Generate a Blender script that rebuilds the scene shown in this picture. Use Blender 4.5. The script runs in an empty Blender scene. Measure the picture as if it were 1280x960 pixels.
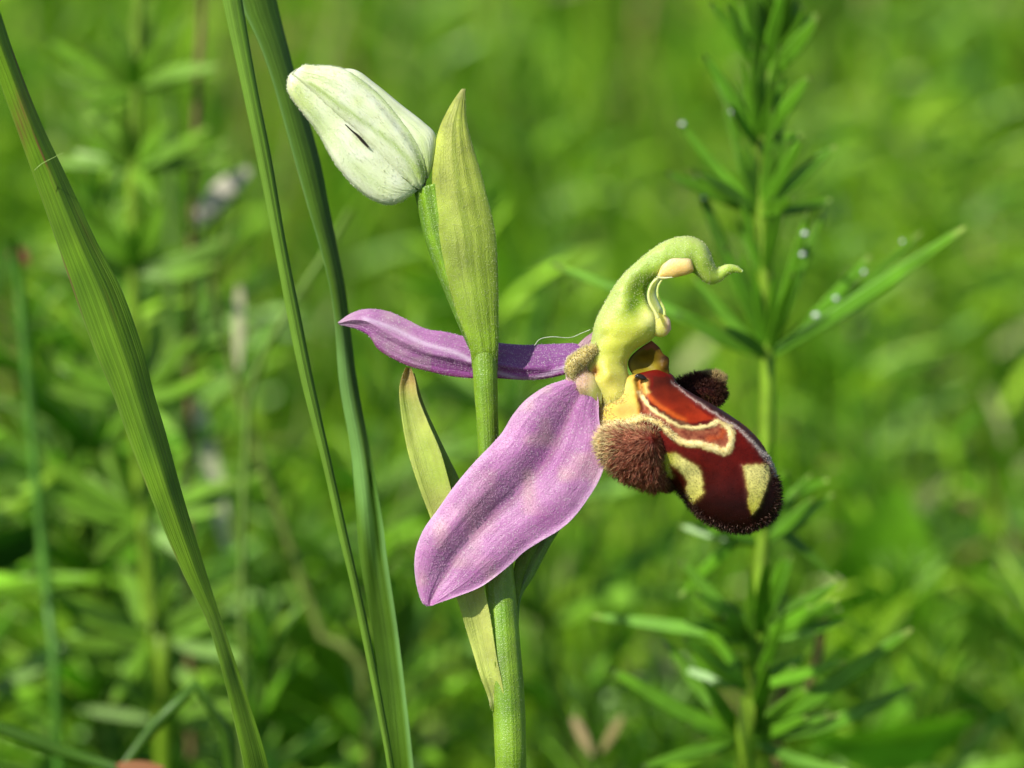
import bpy, math, random
import numpy as np
from mathutils import Vector, Matrix

random.seed(7); rng = np.random.default_rng(7)
SC = bpy.context.scene
COL = SC.collection
SC.unit_settings.system = 'METRIC'
SC.unit_settings.scale_length = 0.01          # one unit is one centimetre

# ------------------------------------------------------------------ camera
PITCH = math.radians(18.0)
DIST = 20.0                                   # camera to the flower, cm
PX = 0.005                                    # one photograph pixel at that distance, cm
FOC = np.array([0.0, 0.0, 18.0])
FWD = np.array([0.0, math.cos(PITCH), -math.sin(PITCH)])
UPV = np.array([0.0, math.sin(PITCH), math.cos(PITCH)])
RGT = np.array([1.0, 0.0, 0.0])
CAM = FOC - FWD * DIST
cam_d = bpy.data.cameras.new('camera'); cam = bpy.data.objects.new('camera', cam_d); COL.objects.link(cam)
cam.location = CAM.tolist()
cam.rotation_euler = (math.pi / 2 - PITCH, 0, 0)
cam_d.sensor_width = 36.0
cam_d.lens = 36.0 * DIST / (1280 * PX)
cam_d.clip_start = 0.5; cam_d.clip_end = 60000
cam_d.dof.use_dof = True
cam_d.dof.focus_distance = DIST
cam_d.dof.aperture_fstop = 0.29
SC.camera = cam

# ------------------------------------------------------------------ sky, sun, exposure
SUN_DIR = Vector((-0.56, -0.36, 0.75)).normalized()
world = bpy.data.worlds.new('World'); SC.world = world; world.use_nodes = True
wn = world.node_tree.nodes; wl = world.node_tree.links
sky = wn.new('ShaderNodeTexSky'); sky.sky_type = 'NISHITA'; sky.sun_disc = False
sky.sun_elevation = math.asin(SUN_DIR.z)
sky.sun_rotation = math.atan2(SUN_DIR.x, SUN_DIR.y)
wl.new(sky.outputs[0], wn['Background'].inputs[0]); wn['Background'].inputs[1].default_value = 0.08
sd = bpy.data.lights.new('sun', 'SUN'); sd.energy = 4.4; sd.angle = math.radians(0.53); sd.color = (1.0, 0.96, 0.88)
sun = bpy.data.objects.new('sun', sd); COL.objects.link(sun)
sun.rotation_euler = SUN_DIR.to_track_quat('Z', 'Y').to_euler()
sun.location = (SUN_DIR * 300).to_tuple()
SC.view_settings.view_transform = 'Standard'; SC.view_settings.look = 'None'
SC.view_settings.exposure = 0.7; SC.view_settings.gamma = 1.0
SC.cycles.use_denoising = True
SC.cycles.max_bounces = 8; SC.cycles.transparent_max_bounces = 8
SC.cycles.caustics_reflective = False; SC.cycles.caustics_refractive = False

# ------------------------------------------------------------------ helpers
def P(x, y, w=0.0):
    """A place given by where it appears and how many photograph pixels nearer than the focal plane it lies."""
    x = np.asarray(x, float); y = np.asarray(y, float); w = np.asarray(w, float)
    d = DIST - w * PX
    k = PX * d / DIST
    return CAM + d[..., None] * FWD + ((x - 640) * k)[..., None] * RGT + ((480 - y) * k)[..., None] * UPV

def G(X, Y, Z):
    """The inverse of P for a world place: photograph pixel and nearness."""
    r = np.array([X, Y, Z]) - CAM
    d = float(r @ FWD); k = PX * d / DIST
    return (640 + float(r @ RGT) / k, 480 - float(r @ UPV) / k, (DIST - d) / PX)

def lin(r, g=None, b=None):
    if g is None: r, g, b = r
    f = lambda v: (v / 255 / 12.92) if v / 255 <= 0.04045 else ((v / 255 + 0.055) / 1.055) ** 2.4
    return np.array([f(r), f(g), f(b)])

def smooth(pts, n):
    p = np.array([list(q) + [0.0] * (3 - len(q)) for q in pts], float)
    if len(p) > 2 and np.linalg.norm(p[-1] - p[-2]) > 400:            # a long run down to the ground goes straight
        k = np.linspace(0, 1, 20)[1:, None]; p = np.vstack([p[:-1], p[-2] * (1 - k) + p[-1] * k])
    if len(p) > 2:
        q = np.vstack([2 * p[0] - p[1], p, 2 * p[-1] - p[-2]])
        out = []
        for i in range(1, len(q) - 2):
            t = np.linspace(0, 1, 24, endpoint=False)[:, None]
            a, b, c, d = q[i - 1], q[i], q[i + 1], q[i + 2]
            out.append(0.5 * (2 * b + (c - a) * t + (2 * a - 5 * b + 4 * c - d) * t ** 2 + (3 * b - 3 * c + d - a) * t ** 3))
        p = np.vstack(out + [q[-2][None]])
    s = np.r_[0, np.cumsum(np.linalg.norm(np.diff(p, axis=0), axis=1))]
    u = np.linspace(0, s[-1], n)
    return np.stack([np.interp(u, s, p[:, k]) for k in range(3)], 1)

def mesh_from(name, V, F, mat, parent=None, col=None, st=None, smooth_shade=True, mats=None, fm=None):
    me = bpy.data.meshes.new(name)
    V = np.asarray(V, float)
    if parent is not None:
        org = np.array(parent['_o']) if '_o' in parent else np.zeros(3)
        V = V - org
    me.from_pydata(V.tolist(), [], F if isinstance(F, list) else F.tolist())
    if col is not None:
        a = me.color_attributes.new('Col', 'FLOAT_COLOR', 'POINT')
        c = np.ones((len(V), 4)); c[:, :3] = col
        a.data.foreach_set('color', c.ravel())
    if st is not None:
        a = me.attributes.new('st', 'FLOAT_VECTOR', 'POINT')
        c = np.zeros((len(V), 3)); c[:, :2] = st
        a.data.foreach_set('vector', c.ravel())
    if smooth_shade: me.polygons.foreach_set('use_smooth', np.ones(len(me.polygons), bool))
    me.materials.append(mat)
    me.update()
    o = bpy.data.objects.new(name, me); COL.objects.link(o)
    if parent is not None: o.parent = parent
    return o

def tag(o, label=None, cat=None, group=None, kind=None):
    for k, v in (('label', label), ('category', cat), ('group', group), ('kind', kind)):
        if v: o[k] = v
    return o

def thing(name, org, label, cat, group=None):
    o = bpy.data.objects.new(name, None); COL.objects.link(o)
    o.empty_display_size = 0.3
    o.location = [float(v) for v in org]; o['_o'] = [float(v) for v in org]
    return tag(o, label, cat, group)

def sub(parent, child):                        # hand the origin on so that a sub-part can be built on a part
    child['_o'] = parent['_o']; return child

def loft(name, A, B, mat, parent, n=60, m=20, hf=3.0, hb=None, rnd=None, fold=None, col=None, power=1.0, w0=0.0, wob=None):
    """Skin between two edge lines A and B; hf / hb is how far the front and the back bulge (photograph pixels),
    rnd makes the section round instead: a fraction of the half width."""
    A = smooth(A, n); B = smooth(B, n)
    wd = np.linalg.norm((A - B)[:, :2], axis=1); wn_ = wd / max(wd.max(), 1e-6)
    t = np.linspace(0, 1, n)
    def prof(h):
        if rnd is not None: return rnd * wd / 2
        return (h(t) if callable(h) else np.full(n, float(h))) * np.sqrt(np.clip(wn_, 0, 1))
    HF = prof(hf); HB = prof(hb if hb is not None else hf)
    th = np.linspace(0, 2 * math.pi, m, endpoint=False)
    s = (1 - np.cos(th)) / 2
    sg = np.sin(th)
    S, T = np.meshgrid(s, t)
    off = np.where(sg[None] >= 0, HF[:, None], HB[:, None]) * np.sign(sg)[None] * np.abs(sg)[None] ** power
    X = A[:, None, 0] * (1 - S) + B[:, None, 0] * S
    Y = A[:, None, 1] * (1 - S) + B[:, None, 1] * S
    W = A[:, None, 2] * (1 - S) + B[:, None, 2] * S + off + w0
    if fold is not None: W = W + fold(S, T, X, Y)
    V = P(X, Y, W).reshape(-1, 3)
    idx = np.arange(n * m).reshape(n, m)
    a = idx[:-1]; b = idx[1:]
    F = np.stack([a, np.roll(a, -1, 1), np.roll(b, -1, 1), b], -1).reshape(-1, 4)
    q_ = V[F[:, 0]]; vol = np.einsum('ij,ij->i', q_ - V.mean(0), np.cross(V[F[:, 1]] - q_, V[F[:, 3]] - q_)).sum()
    if vol < 0: F = F[:, ::-1]
    F = F.tolist()
    V = np.vstack([V, V[:m].mean(0)[None], V[(n - 1) * m:n * m].mean(0)[None]])
    for j in range(m):
        F.append([n * m, j, (j + 1) % m]); F.append([n * m + 1, (n - 1) * m + (j + 1) % m, (n - 1) * m + j])
    fr = np.broadcast_to(sg[None] >= -1e-6, (n, m)).ravel()
    x, y, ss, tt = X.ravel(), Y.ravel(), S.ravel(), T.ravel()
    C = col(x, y, ss, tt, fr) if callable(col) else np.tile(np.asarray(col if col is not None else (0.5, 0.5, 0.5)), (n * m, 1))
    C = np.vstack([C, C[:1], C[-1:]])
    ST = np.stack([ss + np.where(fr, 0, 3), tt], 1); ST = np.vstack([ST, ST[:1], ST[-1:]])
    o = mesh_from(name, V, F, mat, parent, C, ST)
    o['_o'] = parent['_o'] if parent is not None and '_o' in parent else (0.0, 0.0, 0.0)
    return o

def mix(a, b, f):
    f = np.clip(f, 0, 1)[:, None]
    return a * (1 - f) + b * f

def full(c, n): return np.tile(np.asarray(c, float), (n, 1))

def sdf_poly(x, y, poly):
    """Signed distance, negative inside."""
    p = np.array(poly, float); d = np.full(x.shape, 1e9); ins = np.zeros(x.shape, bool)
    for i in range(len(p)):
        a = p[i]; b = p[(i + 1) % len(p)]; ab = b - a
        h = np.clip(((x - a[0]) * ab[0] + (y - a[1]) * ab[1]) / (ab @ ab + 1e-9), 0, 1)
        d = np.minimum(d, np.hypot(x - a[0] - ab[0] * h, y - a[1] - ab[1] * h))
        c = ((a[1] > y) != (b[1] > y)) & (x < (b[0] - a[0]) * (y - a[1]) / (b[1] - a[1] + 1e-12) + a[0])
        ins ^= c
    return np.where(ins, -d, d)

def sdf_line(x, y, pts, w):
    """Distance to a stroke; w = its half width, one value or one for each point."""
    p = smooth(pts, 60); wv = np.interp(np.linspace(0, 1, 60), np.linspace(0, 1, len(w)), w) if hasattr(w, '__len__') else np.full(60, float(w))
    d = np.full(x.shape, 1e9)
    for i in range(59):
        a = p[i, :2]; ab = p[i + 1, :2] - a
        h = np.clip(((x - a[0]) * ab[0] + (y - a[1]) * ab[1]) / (ab @ ab + 1e-9), 0, 1)
        d = np.minimum(d, np.hypot(x - a[0] - ab[0] * h, y - a[1] - ab[1] * h) - (wv[i] * (1 - h) + wv[i + 1] * h))
    return d

def vnoise(x, y, sc, seed=0):
    """Smooth value noise, 0 to 1."""
    r = np.random.default_rng(seed); tab = r.random((64, 64))
    u = x / sc; v = y / sc; i = np.floor(u).astype(int); j = np.floor(v).astype(int)
    fu = u - i; fv = v - j; fu = fu * fu * (3 - 2 * fu); fv = fv * fv * (3 - 2 * fv)
    g = lambda a, b: tab[a % 64, b % 64]
    return (g(i, j) * (1 - fu) + g(i + 1, j) * fu) * (1 - fv) + (g(i, j + 1) * (1 - fu) + g(i + 1, j + 1) * fu) * fv

# ------------------------------------------------------------------ materials
def nd(nt, kind, **kw):
    n = nt.nodes.new(kind)
    for k, v in kw.items(): setattr(n, k, v)
    return n

def plant_mat(name, rough=0.45, transl=0.25, tcol=(1.0, 1.15, 0.45), var=0.25, nscale=6.0, veins=0.0, vfreq=30.0, papil=0.0,
              pscale=80.0, pcol=0.25, spec=0.5, sss=0.0, srad=(0.06, 0.05, 0.03), sheen=0.0, relief=0.02, grain=0.0, rand=0.0, coat=0.0):
    m = bpy.data.materials.new(name); m.use_nodes = True
    nt = m.node_tree; L = nt.links; pb = nt.nodes['Principled BSDF']; out = nt.nodes['Material Output']
    at = nd(nt, 'ShaderNodeAttribute', attribute_name='Col')
    tc = nd(nt, 'ShaderNodeTexCoord')
    nz = nd(nt, 'ShaderNodeTexNoise'); nz.inputs['Scale'].default_value = nscale; nz.inputs['Detail'].default_value = 5
    L.new(tc.outputs['Object'], nz.inputs['Vector'])
    mr = nd(nt, 'ShaderNodeMapRange'); mr.inputs[1].default_value = 0.3; mr.inputs[2].default_value = 0.7
    mr.inputs[3].default_value = 1 - var; mr.inputs[4].default_value = 1 + var
    L.new(nz.outputs[0], mr.inputs[0])
    val = mr.outputs[0]
    def mul(a, b):
        q = nd(nt, 'ShaderNodeMath', operation='MULTIPLY'); L.new(a, q.inputs[0]); L.new(b, q.inputs[1]); return q.outputs[0]
    height = None
    def addh(h, k):
        nonlocal height
        q = nd(nt, 'ShaderNodeMath', operation='MULTIPLY'); L.new(h, q.inputs[0]); q.inputs[1].default_value = k
        if height is None: height = q.outputs[0]
        else:
            r = nd(nt, 'ShaderNodeMath', operation='ADD'); L.new(height, r.inputs[0]); L.new(q.outputs[0], r.inputs[1]); height = r.outputs[0]
    if veins > 0:
        sa = nd(nt, 'ShaderNodeAttribute', attribute_name='st')
        mp = nd(nt, 'ShaderNodeMapping'); mp.inputs['Scale'].default_value = (vfreq, 2.5, 1)
        L.new(sa.outputs['Vector'], mp.inputs[0])
        vn = nd(nt, 'ShaderNodeTexNoise'); vn.inputs['Scale'].default_value = 1.0; vn.inputs['Detail'].default_value = 3
        L.new(mp.outputs[0], vn.inputs['Vector'])
        vr = nd(nt, 'ShaderNodeMapRange'); vr.inputs[1].default_value = 0.35; vr.inputs[2].default_value = 0.65
        vr.inputs[3].default_value = 1 - veins; vr.inputs[4].default_value = 1 + veins
        L.new(vn.outputs[0], vr.inputs[0]); val = mul(val, vr.outputs[0]); addh(vn.outputs[0], 0.012)
    base = nd(nt, 'ShaderNodeMix', data_type='RGBA', blend_type='MULTIPLY'); base.inputs[0].default_value = 1
    L.new(at.outputs['Color'], base.inputs[6]); L.new(val, base.inputs[7])
    bc = base.outputs[2]
    if rand > 0:
        oi = nd(nt, 'ShaderNodeObjectInfo')
        r2 = nd(nt, 'ShaderNodeMapRange'); r2.inputs[3].default_value = 1 - rand; r2.inputs[4].default_value = 1 + rand
        L.new(oi.outputs['Random'], r2.inputs[0])
        b2 = nd(nt, 'ShaderNodeMix', data_type='RGBA', blend_type='MULTIPLY'); b2.inputs[0].default_value = 1
        L.new(bc, b2.inputs[6]); L.new(r2.outputs[0], b2.inputs[7]); bc = b2.outputs[2]
    if papil > 0:
        vo = nd(nt, 'ShaderNodeTexVoronoi'); vo.inputs['Scale'].default_value = pscale
        L.new(tc.outputs['Object'], vo.inputs['Vector'])
        inv = nd(nt, 'ShaderNodeMapRange'); inv.inputs[1].default_value = 0.0; inv.inputs[2].default_value = 0.55
        inv.inputs[3].default_value = 1; inv.inputs[4].default_value = 0
        L.new(vo.outputs['Distance'], inv.inputs[0]); addh(inv.outputs[0], papil)
        if pcol > 0:
            # some of the papillae are clear and pale
            big = nd(nt, 'ShaderNodeTexNoise'); big.inputs['Scale'].default_value = pscale * 0.7; big.inputs['Detail'].default_value = 1
            L.new(tc.outputs['Object'], big.inputs['Vector'])
            br = nd(nt, 'ShaderNodeMapRange'); br.inputs[1].default_value = 0.45; br.inputs[2].default_value = 0.72
            br.inputs[3].default_value = 0; br.inputs[4].default_value = pcol
            L.new(big.outputs[0], br.inputs[0])
            b3 = nd(nt, 'ShaderNodeMix', data_type='RGBA'); L.new(mul(br.outputs[0], inv.outputs[0]), b3.inputs[0])
            L.new(bc, b3.inputs[6]); b3.inputs[7].default_value = (0.85, 0.85, 0.78, 1); bc = b3.outputs[2]
    addh(nz.outputs[0], relief)
    if grain > 0:
        g = nd(nt, 'ShaderNodeTexNoise'); g.inputs['Scale'].default_value = 160; g.inputs['Detail'].default_value = 2
        L.new(tc.outputs['Object'], g.inputs['Vector']); addh(g.outputs[0], grain)
    bp = nd(nt, 'ShaderNodeBump'); bp.inputs['Strength'].default_value = 1; bp.inputs['Distance'].default_value = 1
    L.new(height, bp.inputs['Height']); L.new(bp.outputs[0], pb.inputs['Normal'])
    L.new(bc, pb.inputs['Base Color'])
    pb.inputs['Roughness'].default_value = rough; pb.inputs['Specular IOR Level'].default_value = spec
    pb.inputs['Coat Weight'].default_value = coat; pb.inputs['Coat Roughness'].default_value = 0.12
    if sss > 0:
        pb.inputs['Subsurface Weight'].default_value = sss; pb.inputs['Subsurface Radius'].default_value = srad; pb.inputs['Subsurface Scale'].default_value = 1
    if sheen > 0:
        pb.inputs['Sheen Weight'].default_value = sheen; pb.inputs['Sheen Roughness'].default_value = 0.4
    if transl > 0:
        tr = nd(nt, 'ShaderNodeBsdfTranslucent'); tm = nd(nt, 'ShaderNodeMix', data_type='RGBA', blend_type='MULTIPLY'); tm.inputs[0].default_value = 1
        L.new(bc, tm.inputs[6]); tm.inputs[7].default_value = (*tcol, 1); L.new(tm.outputs[2], tr.inputs[0])
        mx = nd(nt, 'ShaderNodeMixShader'); mx.inputs[0].default_value = transl
        L.new(pb.outputs[0], mx.inputs[1]); L.new(tr.outputs[0], mx.inputs[2]); L.new(mx.outputs[0], out.inputs[0])
    return m

M_GRASS = plant_mat('grass_leaf', rough=0.48, spec=0.3, transl=0.30, veins=0.22, vfreq=26, var=0.15, nscale=3, relief=0.004, grain=0.0015)
M_STEM = plant_mat('orchid_stem', rough=0.42, transl=0.0, sss=0.4, srad=(0.05, 0.07, 0.02), veins=0.10, vfreq=6, papil=0.0022, pscale=105, pcol=0.2, relief=0.004)
M_BRACT = plant_mat('orchid_bract', rough=0.42, transl=0.42, spec=0.35, veins=0.04, vfreq=8, papil=0.0022, pscale=105, pcol=0.22, relief=0.004)
M_SEPAL = plant_mat('pink_sepal', rough=0.45, transl=0.40, tcol=(1.0, 0.8, 1.0), veins=0.06, vfreq=9, papil=0.0015, pscale=95, pcol=0.9, relief=0.004, sheen=0.15, nscale=5, var=0.12)
M_BUD = plant_mat('bud_sepal', rough=0.42, transl=0.12, tcol=(1, 1, 0.7), sss=0.3, veins=0.04, vfreq=7, papil=0.0010, pscale=105, pcol=0.6, var=0.08, relief=0.002)
M_COLUMN = plant_mat('column_flesh', rough=0.5, spec=0.4, transl=0.0, sss=0.7, srad=(0.12, 0.10, 0.03), papil=0.0013, pscale=100, pcol=0.4, var=0.14, relief=0.008)
M_LIP = plant_mat('lip_velvet', rough=0.48, transl=0.0, spec=0.14, papil=0.0008, pscale=140, pcol=0.0, var=0.2, nscale=14, relief=0.003)
M_GLOSS = plant_mat('glossy_speculum', rough=0.22, transl=0.0, spec=0.5, var=0.25, nscale=16, relief=0.006, sss=0.2, grain=0.0006)
M_HAIR = plant_mat('lip_hair', rough=0.4, spec=0.3, transl=0.35, tcol=(1, 0.9, 0.7), var=0.3, nscale=20, relief=0.0)
M_BED = plant_mat('bedstraw_leaf', rough=0.42, spec=0.4, transl=0.35, var=0.25, nscale=4, relief=0.004, rand=0.25)
M_FIELD = plant_mat('meadow_leaf', rough=0.45, spec=0.3, transl=0.48, var=0.35, nscale=0.25, relief=0.0, tcol=(1.05, 1.12, 0.45))
M_DRY = plant_mat('dry_stalk', rough=0.7, transl=0.2, tcol=(1, 1, 0.8), var=0.2, nscale=3, relief=0.01)
M_SOIL = plant_mat('soil', rough=0.9, transl=0.0, var=0.5, nscale=0.8, relief=0.3)
def white_drop_mat():
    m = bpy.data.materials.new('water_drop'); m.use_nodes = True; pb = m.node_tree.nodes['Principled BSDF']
    pb.inputs['Base Color'].default_value = (0.97, 1.0, 0.98, 1); pb.inputs['Roughness'].default_value = 0.10  # whitish body stands in for the bright sun glint of a clear drop
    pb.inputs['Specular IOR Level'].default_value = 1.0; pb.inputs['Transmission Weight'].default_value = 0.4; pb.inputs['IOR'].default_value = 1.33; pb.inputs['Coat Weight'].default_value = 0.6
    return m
M_DROP = white_drop_mat()
def black_mat():
    m = bpy.data.materials.new('knob_and_slit_black'); m.use_nodes = True; pb = m.node_tree.nodes['Principled BSDF']
    nz = m.node_tree.nodes.new('ShaderNodeTexNoise'); nz.inputs['Scale'].default_value = 60
    rp = m.node_tree.nodes.new('ShaderNodeValToRGB'); rp.color_ramp.elements[0].color = (0.006, 0.004, 0.003, 1); rp.color_ramp.elements[1].color = (0.03, 0.018, 0.01, 1)
    m.node_tree.links.new(nz.outputs[0], rp.inputs[0]); m.node_tree.links.new(rp.outputs[0], pb.inputs['Base Color'])
    pb.inputs['Roughness'].default_value = 0.15
    return m
M_BLACK = black_mat()

# ------------------------------------------------------------------ hairs
def hairs(name, src, parent, count, length, rad, colf, keep=None, centre=None, comb=0.0, spread=0.25, bend=0.3, front_only=False, seed=1, lvar=0.35):
    """Fine tapered hairs standing on the surface of src; lengths in photograph pixels."""
    r = np.random.default_rng(seed); me = src.data; o = np.array(src['_o'])
    nv = len(me.vertices); co = np.empty(nv * 3); me.vertices.foreach_get('co', co); co = co.reshape(-1, 3) + o
    no = np.empty(nv * 3); me.vertices.foreach_get('normal', no); no = no.reshape(-1, 3)
    F = [p.vertices[:] for p in me.polygons if len(p.vertices) == 4]
    F = np.array(F); a = co[F]
    area = np.linalg.norm(np.cross(a[:, 2] - a[:, 0], a[:, 3] - a[:, 1]), axis=1)
    fi = r.choice(len(F), count, p=area / area.sum())
    u = r.random((count, 2)); q = F[fi]
    wts = np.stack([(1 - u[:, 0]) * (1 - u[:, 1]), u[:, 0] * (1 - u[:, 1]), u[:, 0] * u[:, 1], (1 - u[:, 0]) * u[:, 1]], 1)[:, :, None]
    p = (co[q] * wts).sum(1); nn = (no[q] * wts).sum(1); nn /= np.linalg.norm(nn, axis=1)[:, None] + 1e-9
    rel = p - CAM; d = rel @ FWD; k = PX * d / DIST
    x = 640 + (rel @ RGT) / k; y = 480 - (rel @ UPV) / k; fc = -(nn @ FWD)
    ok = np.ones(count, bool)
    if keep is not None: ok = keep(x, y, fc, r)
    p, nn, x, y, fc = p[ok], nn[ok], x[ok], y[ok], fc[ok]; n = len(p)
    L = (length(x, y) if callable(length) else np.full(n, float(length))) * PX * (1 - lvar + 2 * lvar * r.random(n))
    dr = nn + spread * r.normal(size=(n, 3))
    if centre is not None:
        c = P(*centre); cd = p - c; cd /= np.linalg.norm(cd, axis=1)[:, None] + 1e-9; dr = dr * (1 - comb) + cd * comb
    dr /= np.linalg.norm(dr, axis=1)[:, None]
    bd = r.normal(size=(n, 3)); bd -= (bd * dr).sum(1)[:, None] * dr; bd /= np.linalg.norm(bd, axis=1)[:, None]
    sd_ = np.cross(dr, bd)
    R = rad * PX
    V = np.zeros((n, 7, 3)); C = np.zeros((n, 7, 3))
    cr, ct = colf(x, y, r)
    for i in range(3):
        an = 2 * math.pi * i / 3
        ring = (math.cos(an) * bd + math.sin(an) * sd_) * R
        V[:, i] = p - dr * R + ring
        V[:, 3 + i] = p + dr * (L * 0.55)[:, None] + bd * (L * bend * 0.3)[:, None] + ring * 0.75
        C[:, i] = cr; C[:, 3 + i] = cr * 0.4 + ct * 0.6
    V[:, 6] = p + dr * L[:, None] + bd * (L * bend)[:, None]; C[:, 6] = ct
    b = np.arange(n)[:, None] * 7
    T = [(0, 1, 4), (0, 4, 3), (1, 2, 5), (1, 5, 4), (2, 0, 3), (2, 3, 5), (3, 4, 6), (4, 5, 6), (5, 3, 6)]
    Fc = np.stack([b + np.array(t)[None] for t in T], 1).reshape(-1, 3)
    ob = mesh_from(name, V.reshape(-1, 3), Fc, M_HAIR, parent, C.reshape(-1, 3))
    ob['kind'] = 'stuff'
    return ob

# ================================================================== ground
def ground():
    g = 70; xs = np.sign(np.linspace(-1, 1, g)) * np.abs(np.linspace(-1, 1, g)) ** 4 * 20000
    X, Y = np.meshgrid(xs, xs)
    Z = (vnoise(X, Y, 9, 3) - 0.5) * 1.0 * np.exp(-np.hypot(X, Y) / 300)
    V = np.stack([X, Y, Z - 0.3], -1).reshape(-1, 3)
    i = np.arange(g * g).reshape(g, g)
    F = np.stack([i[:-1, :-1], i[:-1, 1:], i[1:, 1:], i[1:, :-1]], -1).reshape(-1, 4)
    c = mix(full(lin(62, 70, 30), g * g), full(lin(60, 95, 28), g * g), vnoise(X.ravel(), Y.ravel(), 23, 5))
    tag(mesh_from('ground', V, F, M_SOIL, None, c), kind='structure')
ground()

# ================================================================== the orchid
ORG = np.array([0.05, -1.4, 0.0])
orchid = thing('bee_orchid', ORG, 'pink and maroon bee orchid in flower, with one white bud, on a smooth green stem', 'orchid')
BASE = G(0.05, -1.4, -0.2)
bx, by, bw = BASE

GREEN1 = lin(120, 150, 38); GREEN2 = lin(74, 112, 20); PALE = lin(178, 186, 98)

def stem_col(x, y, s, t, f):
    c = full(lin(116, 148, 30), len(x))
    c = mix(c, full(lin(90, 130, 20), len(x)), (vnoise(x * 3, y, 40, 2) - 0.4) * 1.5)
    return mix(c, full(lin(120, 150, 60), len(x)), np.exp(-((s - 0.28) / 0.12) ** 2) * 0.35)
stem = loft('stem',
    [(590, 400), (590, 440), (592, 480), (596, 530, -8), (598, 570, -14), (601, 620, -14), (604, 680, -14), (608, 740, -10), (610, 800, -4), (613, 850), (616, 890), (619, 960), (622, 1080, -40), (bx - 20, by, bw)],
    [(620, 400), (621, 440), (622, 480), (623, 530, -8), (625, 570, -14), (632, 620, -14), (639, 680, -14), (645, 740, -10), (650, 800, -4), (655, 860), (657, 900), (658, 960), (660, 1080, -40), (bx + 20, by, bw)],
    M_STEM, orchid, n=200, m=28, rnd=0.95, col=stem_col)
hairs('fuzz', stem, stem, 5000, 1.2, 0.2, lambda x, y, r: (full(lin(190, 205, 130), len(x)), full(lin(225, 230, 190), len(x))),
      keep=lambda x, y, f, r: (y < 960) & (f > -0.2))

# --- ovary carrying the bud, and its tall bract
def ov_col(x, y, s, t, f):
    c = full(lin(112, 150, 14), len(x))
    return mix(c, full(lin(62, 98, 10), len(x)), np.exp(-((s - 0.05) / 0.12) ** 2) * 0.8 + np.exp(-((s - 0.45) / 0.06) ** 2) * 0.5)
def ribs(S, T, X, Y): return 1.8 * np.cos(S * 6 * math.pi)
ovary1 = loft('ovary', [(517, 236, -4), (523, 265, -4), (531, 300, -4), (543, 335, -4), (558, 372, -4), (572, 405, -4), (588, 440, -8)],
     [(556, 226, -4), (562, 260, -4), (570, 300, -4), (580, 335, -4), (592, 372, -4), (602, 405, -4), (606, 440, -8)],
     M_STEM, orchid, n=60, m=28, rnd=0.8, fold=ribs, col=ov_col)

def bract_col(x, y, s, t, f):
    n = len(x)
    c = mix(full(lin(196, 204, 92), n), full(lin(134, 172, 30), n), (t - 0.2) * 1.3)
    c = mix(c, full(lin(188, 190, 108), n), np.exp(-((s - 0.35) / 0.15) ** 2) * 0.5 * (1 - t))
    for v in (0.22, 0.5, 0.74):
        c = mix(c, full(lin(116, 142, 30), n), np.exp(-((s - v) / 0.022) ** 2) * 0.45)
    return mix(c, full(lin(205, 200, 130), n), (0.04 - t) * 20)
bract1 = loft('bract',
    [(577, 111, 0), (565, 128), (551, 155), (544, 180), (540, 215), (541, 245), (547, 290), (553, 330), (563, 365), (574, 400), (586, 432), (591, 465)],
    [(582, 111, 0), (582, 130), (584, 155), (591, 182), (601, 215), (610, 250), (619, 290), (622, 330), (623, 370), (623, 400), (623, 432), (622, 465)],
    M_BRACT, orchid, n=110, m=36, hf=13, hb=-4, col=bract_col, w0=6,
    fold=lambda S, T, X, Y: 0.6 * np.exp(-((S - 0.22) / 0.05) ** 2) * -1 - 0.7 * np.exp(-((S - 0.74) / 0.04) ** 2) + np.where(T > 0.93, -10 * (T - 0.93) / 0.07, 0))
hairs('fuzz', bract1, bract1, 7000, 1.4, 0.2, lambda x, y, r: (full(lin(200, 210, 130), len(x)), full(lin(235, 238, 205), len(x))),
      keep=lambda x, y, f, r: (f > -0.3) & (y > 120))

# --- bud: three sepals closed over a core
bud = loft('bud', [(380, 100), (420, 100), (460, 118), (500, 150), (535, 200), (532, 232)], [(378, 120), (400, 160), (425, 200), (460, 236), (505, 240), (532, 232)],
           M_BUD, orchid, n=50, m=24, rnd=0.5, col=lin(96, 110, 40), w0=-14)
WHITE = lin(222, 227, 200); GRN = lin(150, 178, 80)
def bud_col(veins, base=WHITE):
    def f(x, y, s, t, fr):
        n = len(x); c = mix(full(base, n), full(lin(200, 214, 150), n), vnoise(x, y, 16, 9) * 0.8)
        for pts, w, k in veins:
            c = mix(c, full(GRN, n), np.exp(-(np.maximum(sdf_line(x, y, pts, 0.0), 0) / w) ** 2) * k)
        c = mix(c, full(lin(160, 186, 70), n), np.exp(-(np.hypot(x - 532, y - 215) / 22) ** 2) * 0.8)
        return mix(c, full(lin(196, 205, 120), n), np.exp(-(np.hypot(x - 368, y - 120) / 26) ** 2) * 0.35)
    return f
s_back = loft('sepal', [(400, 92), (440, 86), (470, 105), (502, 131), (530, 153), (545, 170), (543, 200), (536, 222)],
              [(410, 110), (440, 118), (465, 135), (490, 155), (510, 180), (522, 200), (528, 212), (534, 224)],
              M_BUD, bud, n=60, m=24, hf=15, hb=14, col=bud_col([([(430, 98), (480, 125), (520, 160), (533, 200)], 4, 0.3)]), w0=2)
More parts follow.
